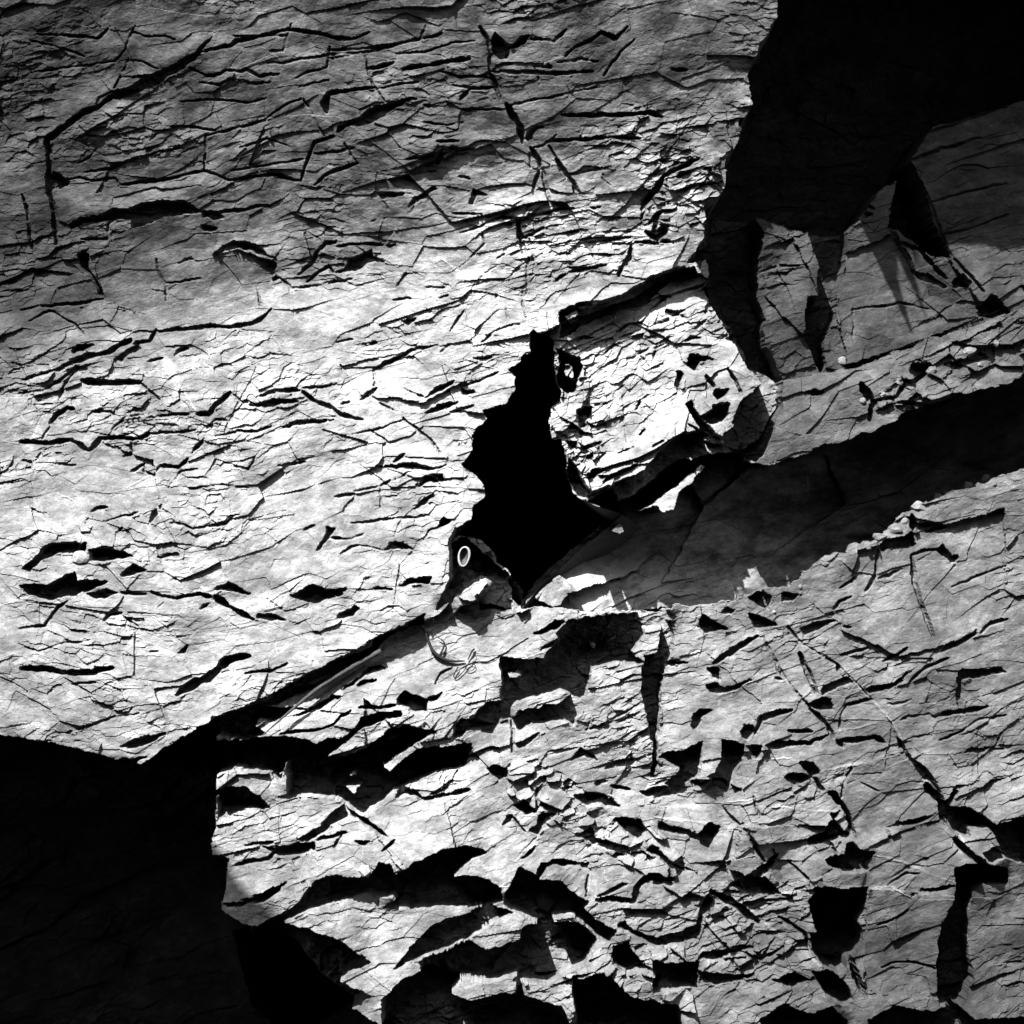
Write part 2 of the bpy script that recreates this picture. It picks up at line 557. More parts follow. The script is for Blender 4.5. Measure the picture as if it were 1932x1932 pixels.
c 12 980,750 1000,640 1040,590
p 920,830 965,815 940,865
p 915,870 940,865 1010,940 1000,960 880,990 810,1000 820,960 900,930
p 900,1080 950,1050 1000,1040 1000,990 1030,980 1070,1020 1160,1040 1120,1090 1110,1130 980,1140 910,1100
p 1210,910 1270,880 1350,865 1480,835 1380,890 1280,905
p 1490,770 1540,750 1560,700 1580,710 1540,790 1640,800 1720,840 1790,905 1640,900 1640,950 1560,930 1500,860
c 40 1420,690 1500,770
c 30 1560,960 1650,1050 1740,1100
p 1700,1030 1760,1010 1840,1000 1840,1060 1750,1080
p 825,1210 980,1210 1110,1220 1110,1290 1070,1400 1090,1500 1050,1570 1010,1590 1000,1640 960,1660 880,1620 830,1540 815,1450 850,1440 820,1370 800,1290 830,1240
p 830,1650 900,1640 980,1700 1040,1800 1000,1830 900,1780
p 1565,1110 1620,1090 1700,1090 1840,1120 1840,1200 1700,1210 1650,1230 1640,1400 1640,1580 1660,1700 1600,1830 1480,1820 1480,1520 1500,1400 1540,1300 1570,1220
p 1330,1260 1400,1235 1500,1205 1570,1200 1450,1240
p 460,1190 480,1140 560,1100 640,1050 660,1050 600,1120 540,1170 580,1160 660,1250 560,1250 490,1240
p 390,1200 450,1180 480,1230 460,1230
p 0,1180 80,1160 100,1200 0,1200
c 16 460,885 500,960 570,1080
c 14 520,740 550,840
p 230,930 280,880 340,900 320,960 290,1010 240,980
p 0,700 180,690 300,640 240,700 100,740 0,760
p 220,1420 250,1300 290,1260 300,1280 260,1380 240,1480 160,1500 50,1530 0,1510 0,1480 100,1460
p 215,1600 250,1560 350,1540 460,1520 520,1530 400,1560 330,1600 250,1590
p 230,1650 310,1660 420,1680 530,1670 500,1690 400,1710 310,1730 250,1700
p 0,1600 210,1610 220,1640 190,1740 0,1760
c 12 450,1550 560,1600 680,1530
p 1030,1580 1070,1650 1110,1790 1060,1740 1030,1640
c 10 700,1080 790,1160 820,1200
c 16 650,1370 780,1450 810,1530
@K 400 1150 3.864
p 0,790 200,745 400,670 500,590 700,470 860,400 1000,350 1180,270 1190,230 1290,170 1400,120 1500,70 1560,30 1540,110 1450,140 1380,150 1260,230 1200,290 1130,370 960,480 830,560 700,600 500,680 370,720 590,730 560,760 470,820 330,800 330,860 400,900 250,960 0,900
r 670,580 740,520 840,490 830,510 720,560
p 600,790 700,740 800,680 880,640 960,640 890,670 800,720 700,760
p 40,1210 180,1160 350,1180 420,1190 500,1250 560,1120 560,1290 540,1380 700,1370 850,1380 900,1390 1000,1450 1110,1500 1160,1460 1270,1400 1340,1320 1500,1260 1620,1200 1760,1170 1840,1150 1900,1000 1760,1000 1600,1010 1500,1030 1400,1100 1310,1190 1240,1145 1330,1090 1500,980 1600,910 1650,890 1560,870 1400,850 1290,880 1270,920 1160,1000 1050,1050 960,1075 860,1080 850,1070 960,990 1000,960 1090,870 1180,840 1280,800 1400,780 1390,745 1230,760 1100,800 1060,870 960,950 850,950 780,990 700,950 500,930 380,930 250,960 50,960 0,1000 0,1200
r 1000,1220 1030,1195 1055,1210 1040,1225
r 985,1300 1075,1295 1045,1355
r 1050,910 1130,850 1250,820 1180,880
r 1270,970 1290,930 1370,920 1340,960
r 500,1205 555,1175 555,1205
p 50,1320 150,1300 260,1300 360,1370 430,1460 300,1460 150,1500 50,1520
p 790,1590 880,1490 960,1430 1000,1470 1010,1530 920,1560 850,1610 700,1690 620,1680 700,1640
c 40 1000,1480 1100,1540 1280,1660
p 370,1745 500,1740 620,1710 740,1700 760,1770 640,1800 480,1810 400,1760
c 18 250,1735 350,1720 450,1705
c 22 770,1680 880,1670 990,1640
c 18 900,1740 960,1660
p 1050,1690 1170,1690 1130,1720 1080,1720
c 20 1250,1760 1340,1690
c 30 180,1880 300,1850 400,1840 470,1780
p 1340,1390 1390,1290 1440,1320 1520,1390 1460,1370 1400,1370
p 1530,1400 1600,1370 1620,1380 1560,1420
c 20 1600,1360 1740,1310
c 16 1760,1360 1780,1335 1890,1315
p 1350,650 1400,605 1500,630 1550,660 1580,690 1580,760 1500,760 1420,720 1390,700 1360,700
p 1080,510 1140,440 1220,420 1280,440 1200,450 1120,480 1040,560 980,580 960,600 980,560
c 24 1080,560 1200,520
c 20 1090,720 1230,720 1340,700
c 16 500,910 650,890 830,870
c 14 830,870 900,840 960,780 1030,740
p 1570,680 1600,650 1690,620 1650,670 1600,690
c 14 1640,560 1680,480 1760,440
@L 1000 560 3.864
p 880,110 960,30 1040,0 980,40 900,110
p 1000,130 1010,105 1090,115 1150,105 1060,150 1000,155
p 910,220 950,180 1040,180 980,205
p 1200,240 1260,180 1310,160 1270,210
c 14 640,260 700,220 750,200
p 640,320 690,280 780,265 720,290
c 10 820,290 880,300 940,290
p 1140,340 1180,300 1280,295 1200,320
p 540,440 570,390 640,340 580,410
c 14 800,420 880,380
c 12 920,380 1000,345
c 16 910,460 930,400
c 8 820,430 890,520
p 1150,500 1180,430 1340,460 1240,480 1220,555
p 780,830 820,750 835,780 810,830
p 1280,100 1290,70 1380,40 1330,90 1290,130
c 12 380,520 520,490
c 8 800,1020 850,970
c 8 650,1150 760,1105
c 10 490,1200 560,1150
p 430,1330 480,1280 580,1270 500,1290
c 8 540,1370 640,1290 790,1230
c 7 900,1100 980,1060
c 8 480,800 550,770
c 8 630,700 700,650
h 3 1210,1245 1240,1260 1130,1380 1050,1450 1040,1500 1010,1560 940,1575 890,1530 830,1545 780,1570 870,1510 970,1440 1090,1350
@E 620 620 2.76
h 3 1210,1290 1250,1320 1295,1360 1250,1370 1200,1440 1170,1445 1080,1400 1140,1340
@J 830 980 5.52
h 2 1850,45 1910,130 1860,165 1780,125
@I 1236 1236 2.76
c 9 620,0 650,90 700,150 800,260 830,300
c 8 880,0 960,60 1060,160 1140,240 1200,300 1270,440
v 14 960,60 1060,160 1140,240 1210,310 1270,400 1350,560
v 14 1400,640 1500,790 1580,920 1650,1050 1750,1110 1840,1140
c 10 1270,440 1330,530 1400,640 1480,760
v 16 0,850 200,870 400,885 560,880
v 12 560,800 700,800 830,820 960,815
v 16 540,1290 640,1250 820,1215 980,1205 1110,1215 1250,1220 1340,1265
v 14 830,620 940,600 1030,580 1150,550 1280,510
v 12 940,410 1040,390 1160,360
v 26 320,1220 420,1290 520,1350 620,1440 720,1520 800,1560 860,1620
v 14 1150,1050 1300,1090 1450,1150 1570,1190
c 30 300,1240 400,1290 480,1350 540,1400
v 10 480,550 600,555 720,540
v 10 380,770 480,765 560,740
c 16 1400,600 1440,650 1490,720
c 9 1180,720 1080,670
c 8 1210,910 1250,1010
c 8 1220,1210 1310,1150 1400,1150
c 8 1150,1420 1240,1390 1330,1330
c 8 1180,1640 1260,1610 1350,1610 1470,1640
c 10 640,1480 560,1590
c 8 700,480 780,470
@D 0 620 2.76
v 40 850,150 890,210 930,280
v 14 930,290 1000,390 1050,470 1120,570 1190,670
v 8 300,860 380,900 440,980
v 8 640,840 740,790 840,740
@Bt 620 0 2.76
v 18 580,1340 660,1400 740,1480
v 16 1180,1100 1230,1180 1290,1260
@H 620 1236 2.76
v 16 330,950 380,990
v 14 720,620 770,740 800,830
@P 0 0 1
p 445,1760 520,1735 640,1770 700,1820 640,1850 700,1880 620,1935 560,1960 480,1900
p 880,1890 960,1880 1060,1900 1100,1990 860,1990
p 1080,1850 1140,1835 1190,1880 1280,1900 1300,1990 1100,1990
p 1440,1920 1480,1895 1530,1915 1570,1900 1600,1930 1590,1990 1430,1990
p 1640,1925 1690,1900 1760,1912 1800,1895 1840,1925 1990,1915 1990,1990 1650,1990
p 1460,1850 1500,1835 1530,1850 1500,1868
p 1870,1560 1930,1540 1990,1560 1990,1650 1900,1620
@H 620 1236 2.76
p 1080,1350 1160,1345 1270,1600 1200,1670 1120,1430
"""
CAVE = [(620 + a / 2.76, 620 + b / 2.76) for a, b in [
    (1045,30),(1075,5),(1095,25),(1140,40),(1180,45),(1190,130),(1180,180),(1200,260),(1220,330),(1220,390),(1160,430),(1155,500),
    (1175,575),(1225,580),(1240,690),(1260,780),(1280,860),(1340,900),(1380,920),(1480,950),(1520,965),(1420,1050),(1300,1150),
    (1200,1240),(1100,1330),(1010,1440),(1010,1380),(940,1280),(890,1235),(850,1160),(800,1110),(740,1090),(690,1090),(650,1100),
    (660,1030),(740,1000),(760,930),(810,880),(810,820),(770,780),(690,710),(750,640),(750,600),(760,540),(830,475),(805,435),
    (930,390),(970,320),(960,280),(970,260),(930,220),(1010,170),(1010,145),(1055,120),(1055,70)]]
SEAM = [(270,1445),(330,1400),(400,1362),(560,1290),(700,1210),(830,1160),(862,1125),(900,1140),(985,1160),(1010,1145),(1100,1150),
        (1200,1155),(1300,1145),(1380,1130),(1490,1110),(1550,1060),(1640,1020),(1720,960),(1890,900),(2000,870),(2600,640),(9000,600)]
R_F = [(-2000,4000),(-400,2500),(60,1800),(160,1600)] + SEAM + [(9000,9000),(-2000,9000)]
R_G = [(-2000,1370),(-300,1380),(40,1392),(150,1415),(270,1445),(330,1400),(400,1362),(412,1380),(412,1450),(412,1490),(405,1550),(400,1615),
       (432,1625),(428,1680),(418,1715),(470,1745),(505,1760),(560,1800),(600,1860),(660,1900),(800,1990),(900,2400),(900,9000),(-2000,9000)]
R_B = [(1005,640),(1045,620),(1062,612),(1110,590),(1200,560),(1250,530),(1310,500),(1340,560),(1395,628),(1430,695),(1475,718),(1478,760),(1440,830),
       (1400,850),(1280,870),(1172,962),(1110,965),(1040,900),(1000,780),(1000,700)]
R_C = [(1478,-3000),(1470,30),(1415,140),(1425,200),(1400,230),(1405,250),(1376,300),(1370,360),(1340,395),(1342,450),(1308,492),(1345,560),
       (1395,628),(1430,695),(1478,720),(1600,700),(1800,630),(2000,560),(2600,300),(9000,0),(9000,-3000)]
R_D = [(1478,720),(1600,700),(1800,630),(2000,560),(2600,300),(9000,0),(9000,500),(2600,560),(2000,690),(1900,725),(1740,770),(1640,820),
       (1560,840),(1450,882),(1420,870),(1400,850),(1440,830),(1478,760)]
R_E = [(1010,1145),(985,1150),(960,1100),(1000,1040),(1100,950),(1160,925),(1174,952),(1280,870),(1400,850),(1420,870),(1450,882),(1560,840),(1640,820),(1740,770),(1900,725),(2000,690),
       (2600,560),(9000,500),(9000,600),(2600,640),(2000,870),(1890,900),(1720,960),(1640,1020),(1550,1060),(1490,1110),(1380,1130),(1300,1145),
       (1200,1155),(1100,1150)]
A_, B_, C_, D_, E_, F_, G_ = range(7)

# ------------------------------------------------------------------ survey grid, fine where the rock is near the eye, coarse further out
PITCH = 1.5
def axis(lo, hi, far_lo, far_hi):
    mid = np.arange(lo, hi, PITCH)
    def grow(start, end, sgn):
        out = []; p = start; st = PITCH * 2
        while (end - p) * sgn > 0:
            p += sgn * st; st = min(st * 1.12, 60); out.append(p)
        return np.array(out)
    return np.concatenate([grow(lo, far_lo, -1)[::-1], mid, grow(hi, far_hi, 1)])
ax = axis(-70, 2010, -2600, 4600)
ay = axis(-70, 2010, -1800, 2400)
U, V = np.meshgrid(ax, ay)
U = U.astype(F4); V = V.astype(F4)
NY, NX = U.shape

# jagged outlines: every outline is looked up through a small fractured displacement
cid = voro(U / 12, V / 10, 91)
WU = U + 3.0 * (hash01(cid[0], cid[1], 5) - 0.5) + 5 * fbm(U / 30, V / 30, 11, 3) + 1.0 * vnoise(U / 6, V / 6, 13)
WV = V + 3.0 * (hash01(cid[0], cid[1], 6) - 0.5) + 4 * fbm(U / 30, V / 30, 21, 3) + 1.0 * vnoise(U / 6, V / 6, 23)

REG = np.zeros(U.shape, np.int8)
for rid, poly in ((F_, R_F), (G_, R_G), (B_, R_B), (C_, R_C), (D_, R_D), (E_, R_E)):
    if rid == E_:
        REG[inside(WU + 12 * fbm(U / 40, V / 30, 15, 3), WV + 12 * fbm(U / 40, V / 30, 25, 3), poly)] = rid
    elif rid == C_:
        REG[inside(WU + 16 * fbm(U / 50, V / 34, 14, 3), WV + 10 * fbm(U / 50, V / 34, 24, 3), poly)] = rid
    else:
        REG[inside(WU, WV, poly)] = rid

gap = (REG == A_) & (U > 1310) & (V > 520) & (V < 1000)
REG[gap & (U > 1470)] = D_
REG[gap & (U <= 1470)] = B_
REG[(REG == A_) & (U > 1000) & (V > 1000)] = F_
REG[(REG == A_) & (U > 1000) & (V > 870)] = E_
# large form of each rock mass: height towards the viewer in mm
relu = lambda t: np.logaddexp(0, t / 40.0) * 40.0
base = [None] * 7
Ui = np.clip(U, -300, 2300); Vi = np.clip(V, -300, 2300)
base[A_] = 60 + 0.16 * relu(470 - Vi) + 0.24 * relu(Vi - 470) - 0.05 * relu(Vi - 1150) + 14 * fbm(U / 300, V / 200, 31, 2)
base[B_] = 20 + 0.30 * (Vi - 500) - 0.10 * relu(Ui - 1290) + 8 * fbm(U / 120, V / 90, 32, 2)
base[C_] = 30 - 0.42 * (Ui - 1340) + 0.10 * (Vi - 450) + 14 * fbm(U / 200, V / 160, 33, 2)
base[D_] = 60 - 0.20 * (Ui - 1475) + 0.12 * (Vi - 720) + 6 * fbm(U / 150, V / 90, 34, 2)
base[E_] = -52 - 0.26 * (Ui - 1100) + 0.30 * (Vi - 950 + 0.35 * (Ui - 1100)) + 30 * fbm(U / 160, V / 70, 35, 3)
base[F_] = 200 - 0.10 * relu(Ui - 1000) + 0.10 * (Vi - 1150) + 14 * fbm(U / 260, V / 180, 36, 2)
base[G_] = -90 - 0.10 * (400 - Ui) - 0.08 * (Vi - 1400) + 14 * fbm(U / 260, V / 180, 37, 2)
Hs = np.choose(REG, base).astype(F4)
# out-of-view overhang added here to cast shade on the upper right recess
shade_brow = smooth(-70, -120, V + 30 * vnoise(U / 60, V / 60, 38)) * smooth(1440, 1500, U) * 330
Hs = Hs + shade_brow.astype(F4)

# bedding: per mass, beds rise to the right; flakes are tilted plates whose lower edge stands proud
ang = np.choose(REG, [R(4), R(24), R(18), R(20), R(22), R(19), R(18)]).astype(F4)
bend = 40 * fbm(U / 380, V / 300, 41, 2) + 4 * fbm(U / 70, V / 50, 45, 2)
# the beds of the high face steepen towards the cave and sag level at lower left
bend = bend + np.where(REG == A_, 0.16 * relu(Ui - 480) - 0.06 * relu(Ui - 900) + 0.07 * Ui * (1 - smooth(850, 1200, V)) * (1 - smooth(500, 900, U)) + 9 * np.sin(U / 95 + V / 150), 0).astype(F4)
ca, sa = np.cos(ang), np.sin(ang)
S = U * ca - V * sa                    # along the beds
T = U * sa + V * ca + bend             # across the beds, downwards
amp = np.choose(REG, [0.9, 1.2, 0.7, 0.6, 0.45, 0.75, 0.9]).astype(F4)
SMOOTHS = [[(181,504),(203,456),(250,435),(311,410),(377,406),(420,417),(402,482),(449,471),(525,496),(507,536),(254,590),(196,565)],
           [(1598,1450),(1700,1424),(1743,1468),(1776,1526),(1674,1562),(1616,1580),(1591,1511)],
           [(1638,1678),(1801,1689),(1779,1888),(1634,1870)], [(1620,1040),(1900,960),(1900,1190),(1700,1240),(1590,1190)],
           [(60,870),(170,830),(290,870),(300,960),(150,1000),(60,960)], [(690,1320),(830,1450),(860,1600),(760,1640),(700,1560)],
           [(1250,1250),(1330,1230),(1440,1330),(1400,1400),(1250,1460)], [(1560,480),(1700,440),(1820,560),(1700,640),(1590,620)]]
for poly in SMOOTHS:
    amp = np.where(inside(WU, WV, poly), amp * 0.45, amp)
amp = amp * (0.75 + 0.9 * smooth(-0.25, 0.35, fbm(U / 210, V / 150, 51, 2)))

def plates(L, Hh, s, off, tilt, rnd):
    wob = 0.05 * fbm(S / L * 3, T / Hh * 2, s + 70, 2)
    bx, by, dx, dy, _ = voro(S / L + wob, T / Hh + 0.6 * wob, s)
    r1 = hash01(bx, by, s + 5) - 0.5; r2 = hash01(bx, by, s + 6) - 0.5; r3 = hash01(bx, by, s + 7) - 0.5
    return off * r1 + Hh * dy * (tilt + rnd * r2) + L * dx * rnd * 0.6 * r3

big = plates(210, 105, 101, 5.0, 0.0, 0.17) + 16 * fbm(S / 150, T / 90, 111, 2)
FACETS = [(0.0, 0.14, 4, [(1600,480),(1690,440),(1720,500),(1760,560),(1850,600),(1700,660),(1600,690),(1580,600)]),
          (-0.25, -0.08, -4, [(1690,435),(1760,440),(1830,540),(1860,590),(1760,560),(1715,480)]),
          (-0.15, 0.12, 0, [(1440,470),(1500,450),(1545,560),(1520,640),(1480,600),(1445,560)]),
          (0.12, 0.10, 5, [(1620,690),(1900,580),(1910,600),(1780,660),(1650,715)]),
          (-0.06, -0.12, -3, SMOOTHS[0]),
          (0.0, -0.12, 0, [(560,380),(700,320),(790,380),(720,470),(590,500)]),
          (0.05, 0.14, 3, [(640,690),(800,660),(880,720),(800,760),(680,745)]),
          (0.10, 0.05, 0, [(1360,150),(1240,320),(1150,420),(1300,380),(1380,280)]),
          (-0.05, -0.14, 0, SMOOTHS[1]), (-0.05, -0.2, 0, SMOOTHS[2]), (-0.02, 0.10, 0, SMOOTHS[3]),
          (-0.12, -0.05, -3, SMOOTHS[4]), (0.04, 0.06, 3, SMOOTHS[5]),
          (-0.3, -0.1, 0, [(1400,1560),(1560,1560),(1590,1640),(1480,1680),(1380,1640)]),
          (-0.3, 0.1, 8, [(1330,830),(1400,790),(1440,760),(1400,850)]),
          (-0.08, 0.16, 6, [(1040,1090),(1200,960),(1300,900),(1330,960),(1200,1080),(1080,1120)]),
          (-0.12, -0.10, 0, [(1330,960),(1420,880),(1560,860),(1600,950),(1400,1090),(1250,1100)])]
for fx, fy, fo, poly in FACETS:
    m_ = inside(WU, WV, poly)
    mx = sum(p[0] for p in poly) / len(poly); my = sum(p[1] for p in poly) / len(poly)
    Hs = np.where(m_, Hs + fx * (U - mx) + fy * (V - my) + fo, Hs).astype(F4)
Hs = Hs + big * amp
med = plates(84, 40, 201, 3.4, 0.08, 0.22)
sm = plates(36, 18, 301, 1.8, 0.12, 0.34)
tiny = plates(15, 9, 401, 0.7, 0.08, 0.40)
sel = smooth(-0.05, 0.30, fbm(S / 140, T / 70, 61, 3))
sel2 = smooth(-0.15, 0.25, fbm(S / 200, T / 80, 63, 2))
detail = amp * (med * (0.35 + 0.8 * sel2) + sm * (0.12 + 1.1 * sel) + tiny * (0.35 + 0.7 * sel))
detail = detail + 1.2 * fbm(S / 24, T / 15, 71, 4, 0.6) + 0.35 * vnoise(U / 3.2, V / 3.2, 78)
# rubbly ground along the joints of the lower rock and beside the cave
rub_c = voro(S / 24 + 0.4 * fbm(U / 20, V / 20, 507, 2), T / 15, 501, 1.0)
rubble = (9 * fbm(U / 40, V / 40, 508, 3) + 12 * (hash01(rub_c[0], rub_c[1], 3) - 0.5) + 22 * rub_c[2] * (hash01(rub_c[0], rub_c[1], 4) - 0.5) + 22 * rub_c[3] * (hash01(rub_c[0], rub_c[1], 8) - 0.3))
rub_d = voro(U / 46, V / 36, 521)
rubble = np.where(hash01(rub_d[0], rub_d[1], 3) > 0.55, 10 + 22 * rub_d[2] * (hash01(rub_d[0], rub_d[1], 4) - 0.5) * 2 + 18 * rub_d[3], rubble)
RUB = [[(1050,640),(1090,660),(1110,720),(1110,800),(1130,860),(1110,900),(1080,880),(1050,830),(1040,760)],
       [(940,1440),(1010,1430),(1090,1480),(1150,1540),(1250,1570),(1340,1680),(1440,1800),(1400,1830),(1300,1700),(1200,1640),(1060,1560),(960,1500)],
       [(1160,1800),(1290,1760),(1330,1990),(1050,1990)],
       [(1250,300),(1350,290),(1370,380),(1310,440),(1230,470),(1210,400)],
       [(1640,760),(1780,650),(1990,590),(1990,700),(1850,740),(1700,790)]]
rm = np.zeros(U.shape, F4)
for poly in RUB:
    rm = np.maximum(rm, inside(WU + 10 * vnoise(U / 25, V / 25, 88), WV, poly).astype(F4))
detail = detail + 0.7 * rm * rubble
H = Hs + detail

# carve the surveyed recesses, notches and joints; each is deep enough for the sun to miss its floor
gy, gx = np.gradient(Hs, ay.astype(F4), ax.astype(F4))
lx, ly = -SUN[0], SUN[2]; ln = math.hypot(lx, ly); lx /= ln; ly /= ln    # way the light runs over the face (x right, y down)
M_SUN = -SUN[1] / ln
SLOPE = np.clip(M_SUN + gx * lx + gy * ly, 0.45, 1.3)
def window(x0, y0, x1, y1):
    i0, i1 = np.searchsorted(ax, [x0, x1]); j0, j1 = np.searchsorted(ay, [y0, y1])
    return slice(max(j0, 0), max(j1, j0 + 1)), slice(max(i0, 0), max(i1, i0 + 1))
LIP = np.zeros(U.shape, F4); PIT = np.zeros(U.shape, bool)
fl_c = voro(U / 30, V / 20, 531)
FLOOR = (7 * fbm(U / 36, V / 26, 541, 4, 0.6) + 6 * (hash01(fl_c[0], fl_c[1], 3) - 0.6)).astype(F4)
def carve(mask, win, depth=None, fmin=5.0, fmax=150.0, lip=False):
    w = mask
    if not w.any():
        return
    if depth is None:
        yy, xx = np.nonzero(w)
        st = 2.0
        alive = np.ones(len(yy), bool); run = np.zeros(len(yy), F4)
        for k in range(1, 160):
            a = (yy - k * st * ly / PITCH).round().astype(int); b = (xx - k * st * lx / PITCH).round().astype(int)
            ok = (a >= 0) & (b >= 0)
            alive &= ok
            alive[alive] = w[a[alive], b[alive]]
            if not alive.any():
                break
            run[alive] = k * st
        L = np.percentile(run, 97) + 3
        depth = float(np.clip(L * np.median(SLOPE[win][w]) * 1.25 + 3, fmin, fmax))
    k_ = 1.0
    if lip and depth > 8:
        k_ = 1.0 - min(0.32, 13.0 / depth)
        Wd = min(110.0, depth * 2.6)
        y0, x0 = win[0].start, win[1].start
        n_ = int(Wd * ly / PITCH) + 2
        a0, b0 = max(0, y0 - n_), max(0, x0 - n_)
        big_w = np.zeros((win[0].stop - a0, win[1].stop - b0), bool)
        big_w[y0 - a0:, x0 - b0:] = w
        add = np.zeros(big_w.shape, F4)
        st = 1.5
        for k in range(int(Wd / st), 0, -1):
            da, db = int(round(k * st * ly / PITCH)), int(round(k * st * lx / PITCH))
            if da >= big_w.shape[0] or db >= big_w.shape[1]:
                continue
            hit = np.zeros(big_w.shape, bool)
            hit[:big_w.shape[0] - da, :big_w.shape[1] - db] = big_w[da:, db:]
            add[hit] = 0.5 * depth * (1 - k * st / Wd) ** 1.3
        add[big_w] = 0
        sl = (slice(a0, win[0].stop), slice(b0, win[1].stop))
        LIP[sl] = np.maximum(LIP[sl], add)
    fl = Hs[win] - depth * k_ + 0.9 * detail[win] + FLOOR[win]
    H[win] = np.where(w, np.minimum(H[win], fl), H[win])
    PIT[win] |= w

feats = []
ox = oy = 0.0; sc = 1.0
for line in FEATURES.strip().splitlines():
    t = line.split()
    if t[0].startswith('@'):
        ox, oy, sc = float(t[1]), float(t[2]), float(t[3]); continue
    k = t[0]; wd = 0
    pts = t[1:]
    if k in 'cvh':
        wd = float(t[1]) / sc; pts = t[2:]
    P = [(ox + float(a.split(',')[0]) / sc, oy + float(a.split(',')[1]) / sc) for a in pts]
    feats.append((k, wd, P))
PITS = [[(1000,1142),(1022,1118),(1058,1085),(1094,1050),(1136,1012),(1178,978),(1160,950),(1085,1015),(1005,1085),(975,1130)],[(1110,935),(1160,915),(1215,890),(1260,840),(1290,820),(1330,815),(1400,842),(1405,860),(1280,872),(1170,962),(1130,945)]]
for P in PITS:
    feats.append(('p', 0, P))
UPPER = [(1478,-85),(1470,30),(1415,140),(1425,200),(1400,230),(1405,250),(1376,300),(1370,360),(1340,395),(1400,410),(1440,410),(1520,440),(1600,440),
         (1640,395),(1670,350),(1700,340),(1690,380),(1680,430),(1690,430),(1760,480),(1800,485),(1770,440),(1750,360),(1720,300),(1760,240),(1900,200),(2200,100),(2600,-85)]
feats.append(('d', 330, UPPER))
feats.append(('d', 190, [(985,1142),(1012,1122),(1030,1108),(1062,1083),(1098,1050),(1140,1012),(1182,978),(1160,940),(1075,1005),(995,1075),(965,1125)]))
feats.append(('d', 150, [(852,1030),(880,1015),(930,1060),(985,1110),(992,1145),(975,1158),(905,1158),(900,1125),(925,1100),(905,1090),(870,1110),(850,1140),(838,1120),(852,1090)]))
order = {'d': 0, 'p': 1, 'c': 2, 'r': 3, 'v': 4, 'h': 5}
VEIN = np.zeros(U.shape, F4)
feats.sort(key=lambda f: order[f[0]])
for k, wd, P in feats:
    xs = [p[0] for p in P]; ys = [p[1] for p in P]
    pad = 14 + wd
    win = window(min(xs) - pad, min(ys) - pad, max(xs) + pad, max(ys) + pad)
    wu, wv = WU[win], WV[win]
    if k in 'pd':
        carve(inside(wu, wv, P), win, depth=wd if k == 'd' else None, lip=(k == 'p'))
    elif k == 'h':
        pass
    elif k == 'r':
        m = inside(wu, wv, P)
        H[win] = np.where(m, Hs[win] + detail[win] + 2.0, H[win])
    else:
        wu = U[win] + 0.55 * (wu - U[win]); wv = V[win] + 0.55 * (wv - V[win])
        d = np.full(wu.shape, 1e9, F4)
        n = len(P) - 1
        for i in range(n):
            (x1, y1), (x2, y2) = P[i], P[i + 1]
            ex, ey = x2 - x1, y2 - y1
            t = np.clip(((wu - x1) * ex + (wv - y1) * ey) / (ex * ex + ey * ey + 1e-6), 0, 1)
            q = (i + t) / n
            taper = np.minimum(1.0, 0.45 + 3.2 * np.minimum(q, 1 - q))
            dd = np.hypot(wu - x1 - t * ex, wv - y1 - t * ey) / taper
            d = np.minimum(d, dd)
        var = 1.0 + 0.9 * vnoise(U[win] / 14, V[win] / 14, 77)
        if k == 'v':
            w = np.clip(1.4 - d / (0.5 * wd * var), 0, 1) * np.clip(0.7 + 1.2 * vnoise(U[win] / 40, V[win] / 40, 79), 0, 1)
            VEIN[win] = np.maximum(VEIN[win], w)
            H[win] += 1.6 * w
        else:
            carve(d < 0.5 * max(wd, 2.2) * var, win, depth=max(5.0, 1.9 * wd))

def box(a, r):
    for ax_ in (0, 1):
        c = np.cumsum(np.pad(a, [(r + 1, r) if i == ax_ else (0, 0) for i in (0, 1)], mode='edge'), axis=ax_, dtype=np.float64)
        a = (np.take(c, range(2 * r + 1, c.shape[ax_]), ax_) - np.take(c, range(0, c.shape[ax_] - 2 * r - 1), ax_)) / (2 * r + 1)
    return a
open_ = (~PIT).astype(F4)
num, den = np.minimum(LIP, 30) * open_, open_
for r_ in (9, 7, 5):
    num, den = box(num, r_), box(den, r_)
H = (H + np.where(PIT, 0, num / np.maximum(den, 1e-3))).astype(F4)
edge_ = np.zeros(U.shape, bool)
edge_[1:-1, 1:-1] = (PIT[:-2, 1:-1] != PIT[2:, 1:-1]) | (PIT[1:-1, :-2] != PIT[1:-1, 2:])
H = np.where(edge_, box(H, 1), H).astype(F4)
# sun patches on the shaded slab, made by raising the rock into the light
SH = H.copy()
for j in range(1, NY):
    dv = ay[j] - ay[j - 1]
    sh = dv * lx / ly
    prev = np.interp(ax - sh, ax, SH[j - 1])
    SH[j] = np.maximum(H[j], prev - dv / ly * M_SUN)
for k, wd, P in feats:
    if k == 'h':
        xs = [p[0] for p in P]; ys = [p[1] for p in P]
        win = window(min(xs) - 20, min(ys) - 20, max(xs) + 20, max(ys) + 20)
        m = inside(WU[win], WV[win], P)
        if m.any():
            pl = np.polyfit if False else None
            A = np.stack([U[win][m], V[win][m], np.ones(m.sum())], 1)
            co = np.linalg.lstsq(A, SH[win][m], rcond=None)[0]
            top = float(np.percentile(SH[win][m], 96)) + wd + 0.6 * detail[win] + 0.25 * (V[win] - V[win][m].mean())
            H[win] = np.where(m, np.maximum(np.maximum(H[win], top), SH[win] + 1.5), H[win])


